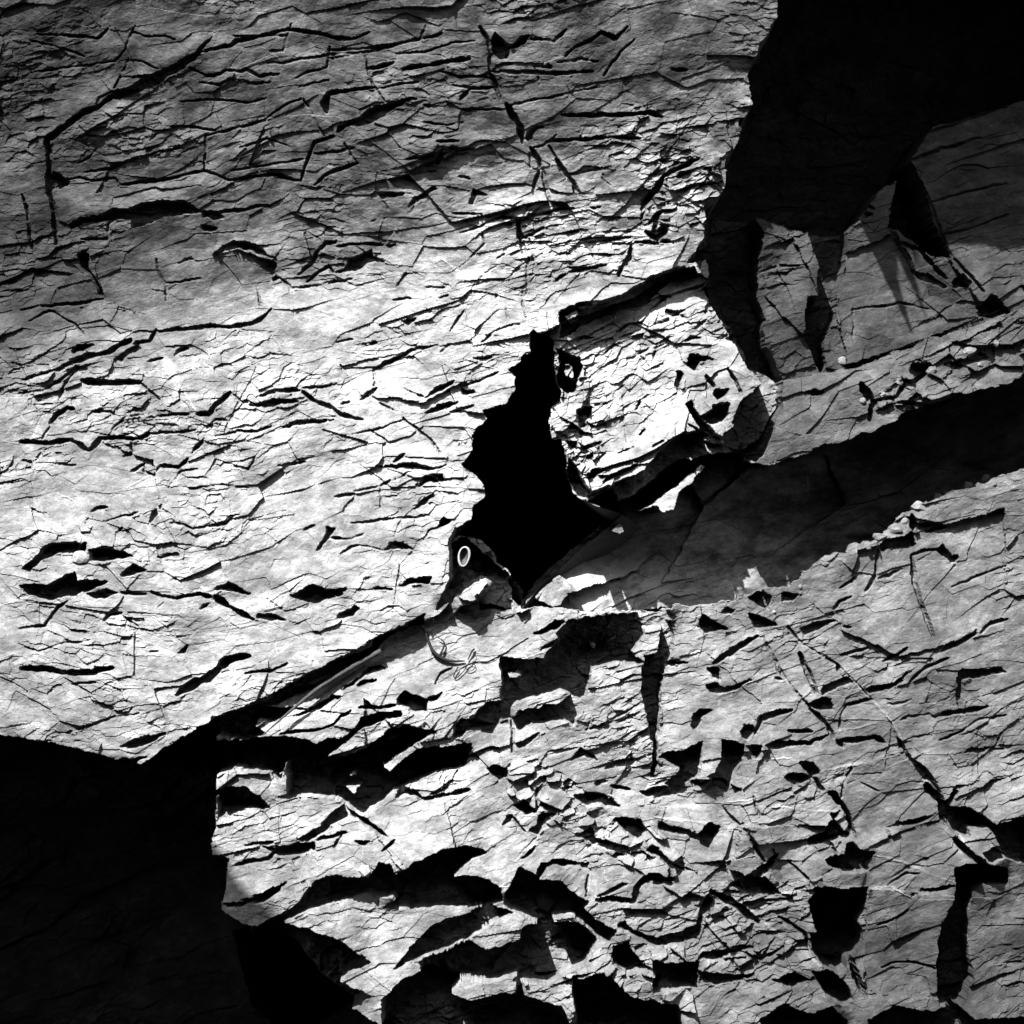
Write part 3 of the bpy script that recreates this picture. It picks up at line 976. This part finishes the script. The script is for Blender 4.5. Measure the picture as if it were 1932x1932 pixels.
# ------------------------------------------------------------------ materials
def rock_material(name, lo=0.66, hi=1.2, rough=0.85, vein=0.35, bump=0.5, value=None):
    m = bpy.data.materials.new(name)
    m.use_nodes = True
    nt = m.node_tree; N, K = nt.nodes, nt.links
    b = N["Principled BSDF"]
    b.inputs["Roughness"].default_value = rough
    b.inputs["Specular IOR Level"].default_value = 0.25
    tc = N.new("ShaderNodeTexCoord")
    def noise(scale, det, sq=(1, 1, 1), rot=0.0):
        mp = N.new("ShaderNodeMapping"); mp.inputs["Scale"].default_value = sq; mp.inputs["Rotation"].default_value = (0, rot, 0)
        n = N.new("ShaderNodeTexNoise"); n.inputs["Scale"].default_value = scale; n.inputs["Detail"].default_value = det
        n.inputs["Roughness"].default_value = 0.72
        K.new(tc.outputs["Object"], mp.inputs[0]); K.new(mp.outputs[0], n.inputs["Vector"])
        return n.outputs["Fac"]
    def ramp(src, a, b_, v0, v1):
        mr = N.new("ShaderNodeMapRange"); mr.inputs["From Min"].default_value = a; mr.inputs["From Max"].default_value = b_
        mr.inputs["To Min"].default_value = v0; mr.inputs["To Max"].default_value = v1
        K.new(src, mr.inputs["Value"]); return mr.outputs[0]
    def math_(op, a, b_):
        q = N.new("ShaderNodeMath"); q.operation = op
        for i, s in enumerate((a, b_)):
            if isinstance(s, (int, float)): q.inputs[i].default_value = s
            else: K.new(s, q.inputs[i])
        return q.outputs[0]
    patch = ramp(noise(14, 10, (1, 1, 1.9), R(-14)), 0.38, 0.62, lo, hi)
    grain = ramp(noise(60, 12, (1, 1, 1.5), R(-14)), 0.3, 0.7, 0.70, 1.26)
    speck = ramp(noise(420, 4), 0.3, 0.7, 0.72, 1.28)
    v = math_('MULTIPLY', math_('MULTIPLY', patch, grain), speck)
    # pale calcite threads
    vt = N.new("ShaderNodeTexVoronoi"); vt.feature = 'DISTANCE_TO_EDGE'; vt.inputs["Scale"].default_value = 11
    wp = N.new("ShaderNodeVectorMath"); wp.operation = 'ADD'
    nz = N.new("ShaderNodeTexNoise"); nz.inputs["Scale"].default_value = 16; nz.inputs["Detail"].default_value = 6
    sc_ = N.new("ShaderNodeVectorMath"); sc_.operation = 'SCALE'; sc_.inputs["Scale"].default_value = 0.10
    K.new(tc.outputs["Object"], nz.inputs["Vector"]); K.new(nz.outputs["Color"], sc_.inputs[0])
    K.new(tc.outputs["Object"], wp.inputs[0]); K.new(sc_.outputs[0], wp.inputs[1]); K.new(wp.outputs[0], vt.inputs["Vector"])
    thread = math_('MULTIPLY', ramp(vt.outputs["Distance"], 0.0, 0.022, vein, 0.0), ramp(noise(5, 3), 0.45, 0.6, 0.0, 1.0))
    v = math_('ADD', v, thread)
    if value is None:
        at = N.new("ShaderNodeAttribute"); at.attribute_name = "tone"
        v = math_('MULTIPLY', v, at.outputs["Fac"])
    else:
        v = math_('MULTIPLY', v, value)
    v = math_('MINIMUM', v, 0.86)
    cb = N.new("ShaderNodeCombineColor")
    for i in range(3): K.new(v, cb.inputs[i])
    K.new(cb.outputs[0], b.inputs["Base Color"])
    bp = N.new("ShaderNodeBump"); bp.inputs["Strength"].default_value = bump; bp.inputs["Distance"].default_value = 0.004
    hn = math_('ADD', noise(160, 10, (1, 1, 1.8), R(-14)), math_('MULTIPLY', noise(600, 4), 0.3))
    K.new(hn, bp.inputs["Height"]); K.new(bp.outputs[0], b.inputs["Normal"])
    return m
M_ROCK = rock_material("layered_rock")
M_PEBBLE = rock_material("pebble_stone", 0.85, 1.1, 0.7, 0.15, 0.15, 0.42)
M_PALE = rock_material("pale_stone", 0.9, 1.08, 0.7, 0.1, 0.15, 0.74)
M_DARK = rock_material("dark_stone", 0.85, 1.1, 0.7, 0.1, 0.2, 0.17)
M_SHELL = rock_material("shell_lime", 0.95, 1.05, 0.5, 0.0, 0.05, 0.8)
M_STRAW = rock_material("dry_straw", 0.8, 1.1, 0.7, 0.0, 0.5, 0.14)
M_ROOT = rock_material("dark_root", 0.8, 1.1, 0.8, 0.0, 0.4, 0.05)
M_SAND = rock_material("wet_sand", 0.8, 1.1, 0.8, 0.0, 0.3, 0.05)

# tone: dark patina on upper beds, pale middle beds, plus painted shade and falloff
tone = np.choose(REG, [0.60, 0.64, 0.11, 0.18, 0.46, 0.50, 0.07]).astype(F4)  # overhang and lower left rock values carry painted shade
nzz = 90 * fbm(U / 260, V / 200, 801, 3)
tA = 0.17 + 0.36 * smooth(250, 690, V + nzz + 0.38 * np.minimum(U - 700, 500) * smooth(1000, 600, V)) + 0.09 * smooth(500, 900, U) * smooth(400, 700, V) - 0.09 * smooth(420, 40, U + 0.3 * nzz)  # patina on the upper beds, plus edge darkening painted at the left
tA = np.where(inside(WU, WV, [(-400,230),(85,250),(95,330),(110,470),(200,560),(150,590),(-400,600)]), 0.09, tA)  # face turned from the sun, its shade painted as a dark patch
tone = np.where(REG == A_, tA, tone)
tF = 0.56 - 0.30 * smooth(1000, 1750, U + nzz) - 0.15 * smooth(1450, 1850, V + 0.5 * nzz)  # edge falloff painted in, darker to the right and the bottom
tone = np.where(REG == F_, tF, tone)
tone = np.where(REG == B_, 0.64 - 0.26 * smooth(1230, 1400, U + 0.4 * nzz), tone)
tone = np.where(REG == E_, 0.74 - 0.64 * smooth(1180, 1680, U + nzz), tone)  # shade deepening to the right, painted into the slab
bx_, by_ = voro(S / 84, T / 40, 201)[:2]
bs_, cs_ = voro(S / 36, T / 18, 301)[:2]
bt_, ct_ = voro(S / 15, T / 9, 401)[:2]
tone = np.where(inside(WU, WV, UPPER) & (REG == C_), 0.08, tone)  # deep shade of the recess painted into its tone
tone = tone * (1 + 0.20 * (hash01(bs_, cs_, 21) - 0.5)) * (1 + 0.24 * (hash01(bt_, ct_, 22) - 0.5)) * (1 + (0.5 + 0.7 * (REG == A_) * smooth(650, 400, V) + 0.4 * (REG == E_)) * np.clip(fbm(S / 70, T / 30, 811, 6, 0.75), -0.62, 0.62))
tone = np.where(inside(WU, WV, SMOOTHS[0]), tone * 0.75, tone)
tone = tone * (1 + 0.75 * VEIN) * (1 + 0.22 * (hash01(bx_, by_, 9) - 0.5))
tone = tone * (1 + 0.22 * (hash01(*voro(S / 210, T / 105, 101)[:2], 5) - 0.5))

# ------------------------------------------------------------------ build the rock masses from the survey
X = (U - 968) / 1000; Z = (1936 - V) / 1000 + 0.4
low = np.choose(REG, base).astype(F4)
persp = 1 - np.clip(low, -320, 320) / 1000 / CAM_D
fade = 1.0
X = X * persp
Z = (Z - cam.location.z) * persp + cam.location.z
Y = -H / 1000
Zc = np.maximum(Z, -0.05)
P3 = np.stack([X, Y, Zc], -1).reshape(-1, 3).astype(F4)
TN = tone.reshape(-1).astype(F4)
idx = np.arange(NY * NX).reshape(NY, NX)
quads = np.stack([idx[:-1, :-1], idx[1:, :-1], idx[1:, 1:], idx[:-1, 1:]], -1)
qr = REG[:-1, :-1]
hole = inside(WU, WV, CAVE)
qhole = hole[:-1, :-1] & hole[1:, 1:] & hole[:-1, 1:] & hole[1:, :-1]
inframe = np.zeros(U.shape, bool)
inframe[(V > -330) & (V < 2266) & (U > -330) & (U < 2266)] = True
qin = inframe[:-1, :-1]

def place(u, v, out=0.0):
    """world point on the rock at survey position u, v (mm), 'out' mm proud of it"""
    i = int(np.clip(np.searchsorted(ax, u), 1, NX - 2)); j = int(np.clip(np.searchsorted(ay, v), 1, NY - 2))
    p = P3[j * NX + i]
    return Vector((float(p[0]), float(p[1]) - out / 1000, float(p[2])))
def place_at(u, v, h):
    k = 1 - h / 1000 / CAM_D
    return Vector(((u - 968) / 1000 * k, -h / 1000, (968 - v) / 1000 * k + cam.location.z))

def sheet(name, mask, parent=None):
    q = quads[mask]
    used, inv = np.unique(q, return_inverse=True)
    me = bpy.data.meshes.new(name)
    nv, nf = len(used), len(q)
    me.vertices.add(nv); me.vertices.foreach_set("co", P3[used].ravel())
    me.loops.add(nf * 4); me.loops.foreach_set("vertex_index", inv.astype(np.int32).ravel())
    me.polygons.add(nf); me.polygons.foreach_set("loop_start", np.arange(0, nf * 4, 4, dtype=np.int32))
    me.update(calc_edges=True)
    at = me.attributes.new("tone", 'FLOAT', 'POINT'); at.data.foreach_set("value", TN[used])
    me.polygons.foreach_set("use_smooth", np.zeros(nf, bool))
    me.materials.append(M_ROCK)
    o = bpy.data.objects.new(name, me)
    scene.collection.objects.link(o)
    if parent: o.parent = parent
    return o
def tag(o, label=None, cat=None, group=None, kind=None):
    if label: o["label"] = label
    if cat: o["category"] = cat
    if group: o["group"] = group
    if kind: o["kind"] = kind
    return o

keep = ~qhole
# parts: panels and blocks set off by joints
PARTS = [
    (A_, "panel", "smooth grey recessed panel under a black arched overhang", SMOOTHS[0]),
    (A_, "bed", "dark weathered top beds above the long diagonal crack", [(-330,-330),(600,-330),(440,60),(385,100),(330,130),(200,200),(95,262),(90,330),(-330,330)]),
    (F_, "block", "lower left block edged by deep shade", [(400,1440),(540,1480),(560,1560),(700,1600),(560,1650),(420,1700),(390,1600)]),
    (F_, "block", "grey plates right of the long slanting joint", [(1540,1225),(1580,1255),(1697,1395),(1743,1468),(1779,1522),(1834,1616),(1910,1650),(2000,1640),(2000,1200),(1700,1100)]),
    (F_, "block", None, [(1470,1236),(1527,1330),(1577,1395),(1610,1446),(1697,1421),(1697,1395),(1580,1255),(1540,1225)]),
    (F_, "block", "broad smooth block between two black slots", [(1640,1680),(1800,1690),(1775,1760),(1770,1900),(1640,1880),(1630,1780)]),
    (F_, "block", None, [(1150,1690),(1190,1640),(1330,1640),(1345,1690),(1320,1775),(1250,1780),(1170,1750)]),
    (F_, "broken_band", "band of broken flakes", RUB[1]),
    (B_, "crumbled_edge", "crumbled dark edge beside the cave", RUB[0]),
    (D_, "rubble", "loose crumbled rock at the ledge's right end", RUB[4]),
]
MASSES = [
    (A_, "cliff_face", "pale layered cliff face crossed by thin cracks, filling the upper left beside the cave", "cliff"),
    (B_, "rock_outcrop", "bright flaky rock outcrop right of the cave mouth, above the shaded slab", "rock outcrop"),
    (C_, "rock_overhang", "dark overhung rock recess in the upper right with deep black joints", "overhang"),
    (D_, "rock_ledge", "grey sunlit rock ledge under the dark overhang, above the shaded slab", "ledge"),
    (E_, "rock_slab", "smooth dark slab in shade sloping up right from the cave's foot", "rock slab"),
    (F_, "rock_platform", "blocky jointed lower rock with deep black notches, below the diagonal seam", "bedrock"),
    (G_, "rock_wall", "nearly black shaded rock filling the lower left corner", "rock face"),
]
PID = np.zeros(REG.shape, np.int8)
for i, (rid, nm, lab, poly) in enumerate(PARTS):
    PID[inside(WU, WV, poly) & (REG == rid)] = i + 1
qp = PID[:-1, :-1]
for rid, nm, lab, cat in MASSES:
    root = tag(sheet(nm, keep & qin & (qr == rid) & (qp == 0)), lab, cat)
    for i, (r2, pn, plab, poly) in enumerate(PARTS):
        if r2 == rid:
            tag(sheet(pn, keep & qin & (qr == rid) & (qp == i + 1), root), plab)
tag(sheet("hillside", keep & ~qin), kind="structure")
# ------------------------------------------------------------------ cave behind the opening
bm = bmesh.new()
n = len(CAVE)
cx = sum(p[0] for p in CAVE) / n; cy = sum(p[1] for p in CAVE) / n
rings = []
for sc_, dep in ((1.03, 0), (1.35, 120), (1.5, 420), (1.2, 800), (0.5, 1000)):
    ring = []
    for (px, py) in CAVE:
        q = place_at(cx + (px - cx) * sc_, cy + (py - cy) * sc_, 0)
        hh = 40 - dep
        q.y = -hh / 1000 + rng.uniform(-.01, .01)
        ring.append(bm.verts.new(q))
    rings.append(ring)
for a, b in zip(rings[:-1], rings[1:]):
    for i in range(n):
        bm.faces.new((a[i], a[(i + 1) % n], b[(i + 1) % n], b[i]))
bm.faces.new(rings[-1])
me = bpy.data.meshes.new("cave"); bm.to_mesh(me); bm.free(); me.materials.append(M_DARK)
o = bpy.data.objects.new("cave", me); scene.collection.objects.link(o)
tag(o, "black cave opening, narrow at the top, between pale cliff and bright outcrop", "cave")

# ground in front of the rock
me = bpy.data.meshes.new("ground")
bm = bmesh.new()
for v in ((-200, -200, 0), (200, -200, 0), (200, 200, 0), (-200, 200, 0)): bm.verts.new(v)
bm.verts.ensure_lookup_table(); bm.faces.new(bm.verts); bm.to_mesh(me); bm.free(); me.materials.append(M_SAND)
o = bpy.data.objects.new("ground", me); scene.collection.objects.link(o); tag(o, kind="structure")

M_ROCK3 = rock_material('mottled_stone', 0.5, 1.4, value=0.34)
M_ROCK2 = rock_material('blocker_rock', value=0.2)
# added unseen rocks: one behind the viewer cuts sky light, one shades lower left
def crag(name, pts_front, y0, y1, mat, seed, prof=((0.3, 0), (0.8, 0.06), (1, 0.25), (1, 0.7), (0.8, 0.95), (0.3, 1))):
    """rough rock body: outline in x,z with its own thickness along y"""
    rr = random.Random(seed)
    bm = bmesh.new()
    xs = [p[0] for p in pts_front]; zs = [p[1] for p in pts_front]
    cx, cz = sum(xs) / len(xs), sum(zs) / len(zs)
    m = len(pts_front); P = []
    for i in range(m):
        a, b = pts_front[i], pts_front[(i + 1) % m]
        k = max(2, int(math.hypot(a[0] - b[0], a[1] - b[1]) / 0.12))
        for q in range(k):
            t = q / k
            P.append((a[0] + (b[0] - a[0]) * t, a[1] + (b[1] - a[1]) * t))
    rings = []
    for sc_, f in prof:
        y = y0 + f * (y1 - y0)
        rings.append([bm.verts.new((cx + (p[0] - cx) * sc_ + rr.uniform(-.03, .03), y + rr.uniform(-.05, .05), max(-0.05, cz + (p[1] - cz) * sc_ + rr.uniform(-.03, .03)))) for p in P])
    n = len(P)
    for a, b in zip(rings[:-1], rings[1:]):
        for i in range(n):
            bm.faces.new((a[i], a[(i + 1) % n], b[(i + 1) % n], b[i]))
    bm.faces.new(rings[0][::-1]); bm.faces.new(rings[-1])
    bmesh.ops.recalc_face_normals(bm, faces=bm.faces)
    me = bpy.data.meshes.new(name); bm.to_mesh(me); bm.free(); me.materials.append(mat)
    o = bpy.data.objects.new(name, me); scene.collection.objects.link(o)
    return o
o = crag("sky_blocker", [(-14, -0.5), (14, -0.5), (14, 5.6), (6, 7.2), (0, 6.9), (-4, 6.4), (-14, 6.2)], -12.0, -8.0, M_DARK, 3)  # unseen, put here to cut the sky light
tag(o, kind="structure")

o = crag("shade_blocker", [(-3.2, 2.3), (-2.6, 2.95), (-1.703, 2.969), (-1.593, 2.946), (-1.468, 2.916), (-1.378, 2.871), (-1.323, 2.791), (-1.233, 2.731), (-1.133, 2.541),
                     (-0.98, 1.5), (-0.95, -0.3), (-3.3, -0.3)], -2.6, -1.5, M_ROCK2, 5, ((0.2, 0), (0.7, 0.1), (0.9, 0.5), (1, 0.9), (0.97, 1)))
tag(o, "unseen tall rock added at the left to shade the lower left corner", "shade_blocker")

# ------------------------------------------------------------------ loose things lying on the rock
def link_mesh(name, bm, mat, parent=None, smooth_=True):
    bmesh.ops.recalc_face_normals(bm, faces=bm.faces)
    me = bpy.data.meshes.new(name); bm.to_mesh(me); bm.free(); me.materials.append(mat)
    for p in me.polygons: p.use_smooth = smooth_
    o = bpy.data.objects.new(name, me); scene.collection.objects.link(o)
    if parent: o.parent = parent
    return o

def stone(name, u, v, w, h, mat, label, cat, rot=0.0, seed=0, facets=False, group=None, h0=None, deep=0.6):
    """a worn or broken stone, w by h mm, seated on the rock at u, v"""
    rr = random.Random(seed * 77 + 5)
    bm = bmesh.new()
    bmesh.ops.create_icosphere(bm, subdivisions=1 if facets == 2 else 4, radius=1)
    ph = [rr.uniform(0, 6.28) for _ in range(9)]
    cuts = [Vector((rr.uniform(-1, 1), rr.uniform(-1, 0.1), rr.uniform(-1, 1))).normalized() for _ in range(14)]
    lim = 0.72 if facets else 0.86
    facets = facets or True
    for q in bm.verts:
        c = q.co
        r = 1 + 0.10 * math.sin(2.1 * c.x + ph[0]) + 0.08 * math.sin(2.7 * c.z + ph[1]) + 0.05 * math.sin(5 * c.x + ph[2]) * math.sin(4.4 * c.z + ph[3])
        c *= r
        if facets:
            for k in cuts:
                d = c.dot(k) - lim
                if d > 0: c -= k * d
    t = min(w, h) * deep
    for q in bm.verts:
        x, y, z = q.co.x * w / 2000, q.co.y * t / 2000, q.co.z * h / 2000
        q.co = (x * math.cos(rot) - z * math.sin(rot), y, x * math.sin(rot) + z * math.cos(rot))
    o = link_mesh(name, bm, mat, smooth_=False)
    p = place(u, v, t * 0.15) if h0 is None else place_at(u, v, h0 + t * 0.32)
    o.location = p
    return tag(o, label, cat, group)

stone("stone", 780, 1337, 58, 46, M_PEBBLE, "smooth grey stone wedged in a dark pocket of the lit lower rock", "stone", -0.2, 1, True, deep=0.7)
stone("pebble", 154, 1055, 36, 26, M_PALE, "white pebble in the dark crevice at the far left of the cliff", "pebble", 0.3, 2)
stone("pebble", 1122, 571, 13, 13, M_PALE, "small round white pebble above the cave's narrow top", "pebble", 0, 3)
stone("pebble", 1106, 574, 11, 10, M_PALE, "smaller white pebble beside the round one above the cave top", "pebble", 0, 4)
stone("stone", 1068, 1713, 62, 56, M_ROCK3, "large mottled pale stone in the dark hollow at bottom centre", "stone", 0.4, 5, True)
stone("stone", 1032, 1708, 40, 38, M_DARK, "rounded dark stone left of the mottled pale stone", "stone", 0.1, 6)
stone("stone", 1027, 1681, 24, 20, M_PEBBLE, "small grey stone above the rounded dark stone", "stone", 0.1, 7, True)
stone("stone", 795, 1631, 30, 26, M_PEBBLE, "grey stone at the upper edge of the dark lower hollow", "stone", 0.4, 8, True)
stone("stone", 733, 1642, 28, 34, M_DARK, "dark angular stone left of the tiny pebbles in the lower hollow", "stone", 0.2, 9, True)
stone("stone", 692, 1642, 30, 32, M_PALE, "pale triangular stone beside the dark angular stone", "stone", 0.5, 10, 2)
stone("stone", 1036, 1772, 50, 24, M_DARK, "flat dark stone lying in the black bottom hollow", "stone", 0.2, 11, True)
stone("flat_stone", 432, 1412, 32, 20, M_ROCK3, "flat grey stone on the seam, upper of two leaf shaped ones", "stone", 0.3, 12, True, deep=0.35)
stone("flat_stone", 461, 1429, 24, 40, M_ROCK3, "flat grey stone on the seam, lower of two leaf shaped ones", "stone", -0.4, 13, True, deep=0.35)
stone("pebble", 497, 1352, 9, 6, M_PALE, "tiny bright white pebble beside the lower end of the straw", "pebble", 0, 14)
stone("stone", 614, 1463, 24, 20, M_PEBBLE, "angular grey stone, biggest in the pebbly black pocket", "stone", 0.2, 15, True)
stone("stone", 604, 1447, 22, 18, M_DARK, "dark stone just above the biggest stone in the pebbly pocket", "stone", 0.2, 16, True)
stone("stone", 585, 1447, 20, 16, M_DARK, "dark stone left of the other dark stone in the pebbly pocket", "stone", -0.2, 17, True)
stone("pebble", 558, 1462, 11, 12, M_PALE, "pale oval pebble at the left of the pebbly black pocket", "pebble", 0.2, 18)
stone("pebble", 547, 1464, 9, 10, M_PEBBLE, "grey pebble left of the pale oval pebble in the pocket", "pebble", 0.2, 19)
stone("pebble", 932, 1595, 11, 10, M_PALE, "white pebble among the broken flakes of the lower rock", "pebble", 0.2, 20)
stone("pebble", 1033, 1508, 8, 8, M_PALE, "tiny white pebble right of the broken flakes", "pebble", 0.2, 21)
stone("pebble", 938, 1345, 9, 11, M_PEBBLE, "small grey pebble in the dark notch below the slab", "pebble", 0.2, 22)
stone("pebble", 1462, 1157, 7, 7, M_PALE, "tiny round white pebble at the crumbly edge right of centre", "pebble", 0.2, 23)
stone("stone", 900, 1067, 22, 28, M_PEBBLE, "rounded grey stone right of the white shell", "stone", 0.3, 24)
stone("stone", 886, 1088, 19, 17, M_PALE, "pale cracked stone just below the white shell", "stone", 0.4, 25, True)
stone("stone", 860, 1100, 20, 44, M_DARK, "dark long stone leaning below left of the shell", "stone", -0.5, 26)
stone("stone", 921, 1087, 24, 14, M_DARK, "dark grey stone at the right of the shell pocket", "stone", 0.3, 27, True)
stone("stone", 858, 1066, 12, 18, M_DARK, "small dark stone tucked against the cliff left of the shell", "stone", 0.1, 28)
stone("pebble", 921, 1103, 16, 18, M_PEBBLE, "grey pebble at the tip of the lit sliver under the cave", "pebble", 0.1, 29)
stone("pebble", 1060, 1156, 10, 8, M_PALE, "small pale pebble on the edge below the bright slab patch", "pebble", -0.5, 30)
stone("pebble", 1592, 683, 20, 18, M_PEBBLE, "rounded grey pebble at the foot of the overhang's black joint", "pebble", 0.1, 31)
stone("pebble", 1363, 838, 18, 14, M_PALE, "pale shell-like pebble at the foot of the outcrop's dark cleft", "pebble", 0.5, 32)
stone("stone", 1735, 958, 32, 24, M_PEBBLE, "angular stone block perched on the lower rock's crumbly top edge", "stone", -0.3, 33, True)
stone("stone", 1765, 1345, 22, 18, M_DARK, "dark stone stuck in a long notch near the right edge", "stone", 0, 34, True)
pr = random.Random(11)
def gravel(u0, v0, su, sv, n, label, group, ang=0.0):
    for i in range(n):
        a, b = pr.gauss(0, 1), pr.gauss(0, 1)
        a = max(-1.8, min(1.8, a)); b = max(-1.8, min(1.8, b))
        u = u0 + a * su * math.cos(ang) - b * sv * math.sin(ang); v = v0 + a * su * math.sin(ang) + b * sv * math.cos(ang)
        s_ = pr.uniform(2.5, 6.5)
        stone("pebble", u, v, s_ * pr.uniform(1, 1.5), s_, pr.choice([M_PEBBLE, M_PALE, M_ROCK3]), label, "pebble", pr.uniform(-1, 1), 100 + int(u * 7 + v), 2, group)
gravel(590, 1450, 55, 14, 46, "one of the tiny pebbles scattered in the black pocket under the seam", "tiny pebbles in the pocket under the seam", 0.1)
gravel(828, 1698, 26, 9, 36, "one of the tiny pebbles heaped in the lower dark hollow", "tiny pebbles heaped in the lower hollow", -0.1)
gravel(770, 1637, 18, 6, 16, "one of the tiny pebbles on the rim of the lower dark hollow", "tiny pebbles on the rim of the lower hollow")
gravel(640, 1270, 110, 5, 26, "one of the tiny pebbles lodged along the seam under the cliff", "tiny pebbles lodged along the seam", -0.46)
gravel(930, 1078, 14, 7, 16, "one of the tiny pebbles beside the shell at the cave foot", "tiny pebbles beside the shell")

def crumbs(pts, label, group):
    for i, (u, v, s_) in enumerate(pts):
        stone("stone", u, v, s_ * pr.uniform(1.0, 1.6), s_, pr.choice([M_PEBBLE, M_ROCK3]), label, "stone", pr.uniform(-.6, .6), 900 + i * 3 + int(u), True, group)
crumbs([(1500,1098,16),(1512,1108,9),(1662,1015,20),(1690,1000,26),(1710,985,14),(1772,940,18),(1790,932,10),(1830,918,22),(1862,905,15),(1880,915,9),(1560,1065,12),(1640,1035,11)],
       "one of the angular stones strewn along the lower rock's lit top edge", "stones along the lower rock's top edge")
crumbs([(1630,758,14),(1650,770,9),(1700,722,18),(1722,735,12),(1760,700,20),(1790,690,13),(1830,665,22),(1850,690,12),(1880,650,16),(1745,748,9),(1668,745,10)],
       "one of the loose stones heaped at the grey ledge's right end", "loose stones on the grey ledge")
# white oval shell lying open among the stones at the foot of the cave
bm = bmesh.new()
sh = []
for i in range(28):
    a = i / 28 * 2 * math.pi
    ex, ez = 9.5 * math.cos(a) * (1 + 0.12 * math.sin(a)), 17.5 * math.sin(a)
    wd_ = 1.7 + 0.7 * math.sin(2 * a + 1)
    row = []
    for (k, y) in ((1 + wd_ / 12, -1.5), (1, -4.0), (1 - wd_ / 12, -2.5), (0.72, 2.0), (0.3, 5.0), (0.0, 6.0)):
        row.append(bm.verts.new((ex * k / 1000, y / 1000, ez * k / 1000)))
    sh.append(row)
for i in range(28):
    a, b = sh[i], sh[(i + 1) % 28]
    for j in range(5):
        f = bm.faces.new((a[j], b[j], b[j + 1], a[j + 1]))
        f.material_index = 0 if j < 2 else 1
shell = link_mesh("shell", bm, M_SHELL); shell.data.materials.append(M_DARK)
shell.location = place(877, 1052, 0); shell.location.y = -0.235
shell.rotation_euler = (0, R(8), 0)
tag(shell, "white rimmed oval shell with a dark inside among stones at the cave's lower left", "shell")

def tube(name, pts, rad, mat, label, cat, out=6.0, sides=7):
    """stem following survey points (u, v), tapering radii in mm, lying on the rock"""
    P = []
    for i in range(len(pts) - 1):
        for k in range(8):
            t = k / 8
            p0 = pts[max(i - 1, 0)]; p1 = pts[i]; p2 = pts[i + 1]; p3 = pts[min(i + 2, len(pts) - 1)]
            P.append([0.5 * (2 * p1[d] + (p2[d] - p0[d]) * t + (2 * p0[d] - 5 * p1[d] + 4 * p2[d] - p3[d]) * t * t + (3 * p1[d] - p0[d] - 3 * p2[d] + p3[d]) * t ** 3) for d in (0, 1)])
    P.append(list(pts[-1]))
    W = [place(u, v, out) for u, v in P]
    ys = [w.y for w in W]
    m = len(W)
    hull = [min(ys[max(0, i - 4):i + 5]) for i in range(m)]
    sm_ = [sum(hull[max(0, i - 5):i + 6]) / len(hull[max(0, i - 5):i + 6]) for i in range(m)]
    W = [place_at(P[i][0], P[i][1], -1000 * sm_[i]) for i in range(m)]
    bm = bmesh.new(); rings = []
    for i in range(m):
        d = (W[min(i + 1, m - 1)] - W[max(i - 1, 0)]).normalized()
        n1 = d.cross(Vector((0, 1, 0))).normalized(); n2 = d.cross(n1)
        t = i / (m - 1) * (len(rad) - 1); q = int(min(t, len(rad) - 2)); r = (rad[q] + (rad[q + 1] - rad[q]) * (t - q)) / 1000
        r *= 1 + 0.08 * math.sin(i * 1.7)
        rings.append([bm.verts.new(W[i] + n1 * (r * math.cos(s * 2 * math.pi / sides)) + n2 * (r * math.sin(s * 2 * math.pi / sides))) for s in range(sides)])
    for a, b in zip(rings[:-1], rings[1:]):
        for s in range(sides):
            bm.faces.new((a[s], a[(s + 1) % sides], b[(s + 1) % sides], b[s]))
    bm.faces.new(rings[0][::-1]); bm.faces.new(rings[-1])
    return tag(link_mesh(name, bm, mat), label, cat)
kk = lambda L: [(400 + a / 3.864, 1150 + b / 3.864) for a, b in L]
jj = lambda L: [(830 + a / 5.52, 980 + b / 5.52) for a, b in L]
tube("straw", kk([(370,930),(560,765),(760,600),(960,470),(1240,310)]), [0.8, 2.4, 3.8, 4.4, 4.8], M_STRAW, "long grey dead straw lying slantwise along the seam below the cliff", "straw", 16)
tube("root", kk([(1490,120),(1545,150),(1580,230),(1610,300),(1660,350),(1740,385),(1850,385)]), [1.2, 2.6, 2.8, 3.0, 3.4, 2.8, 1.2], M_ROOT, "dark bent root hanging from the seam left of the cave's foot", "root", 5)
tube("root", kk([(1665,350),(1690,300),(1700,250),(1650,210)]), [2.4, 2.0, 1.4, 0.7], M_ROOT, "short dark side root forking off the bent root", "root", 5)
tube("tendril", jj([(640,1425),(500,1440),(370,1440),(300,1530),(250,1600),(180,1665),(155,1640),(200,1550)]), [0.5, 0.8, 0.9, 1.0, 1.0, 1.0, 1.1, 1.2], M_ROOT, "thin dark curled tendril with a hooked end on the lit rock", "plant stem", 4, 5)
tube("tendril", jj([(300,1480),(350,1380),(375,1365)]), [0.9, 2.2, 1.2], M_ROOT, "short dark bud-like twig beside the curled tendril", "plant stem", 4, 5)
tube("tendril", jj([(280,1560),(300,1530),(350,1520),(380,1545),(350,1585),(300,1590),(278,1560)]), [0.8, 0.8, 0.8, 0.8], M_ROOT, "thin dark ring-shaped loop of tendril on the lit rock", "plant stem", 4, 5)
tube("rootlet", kk([(1250,215),(1330,170),(1420,140),(1495,135)]), [0.6, 1.2, 1.6, 1.8], M_STRAW, "pale thin rootlet along the black seam", "root", 7, 5)
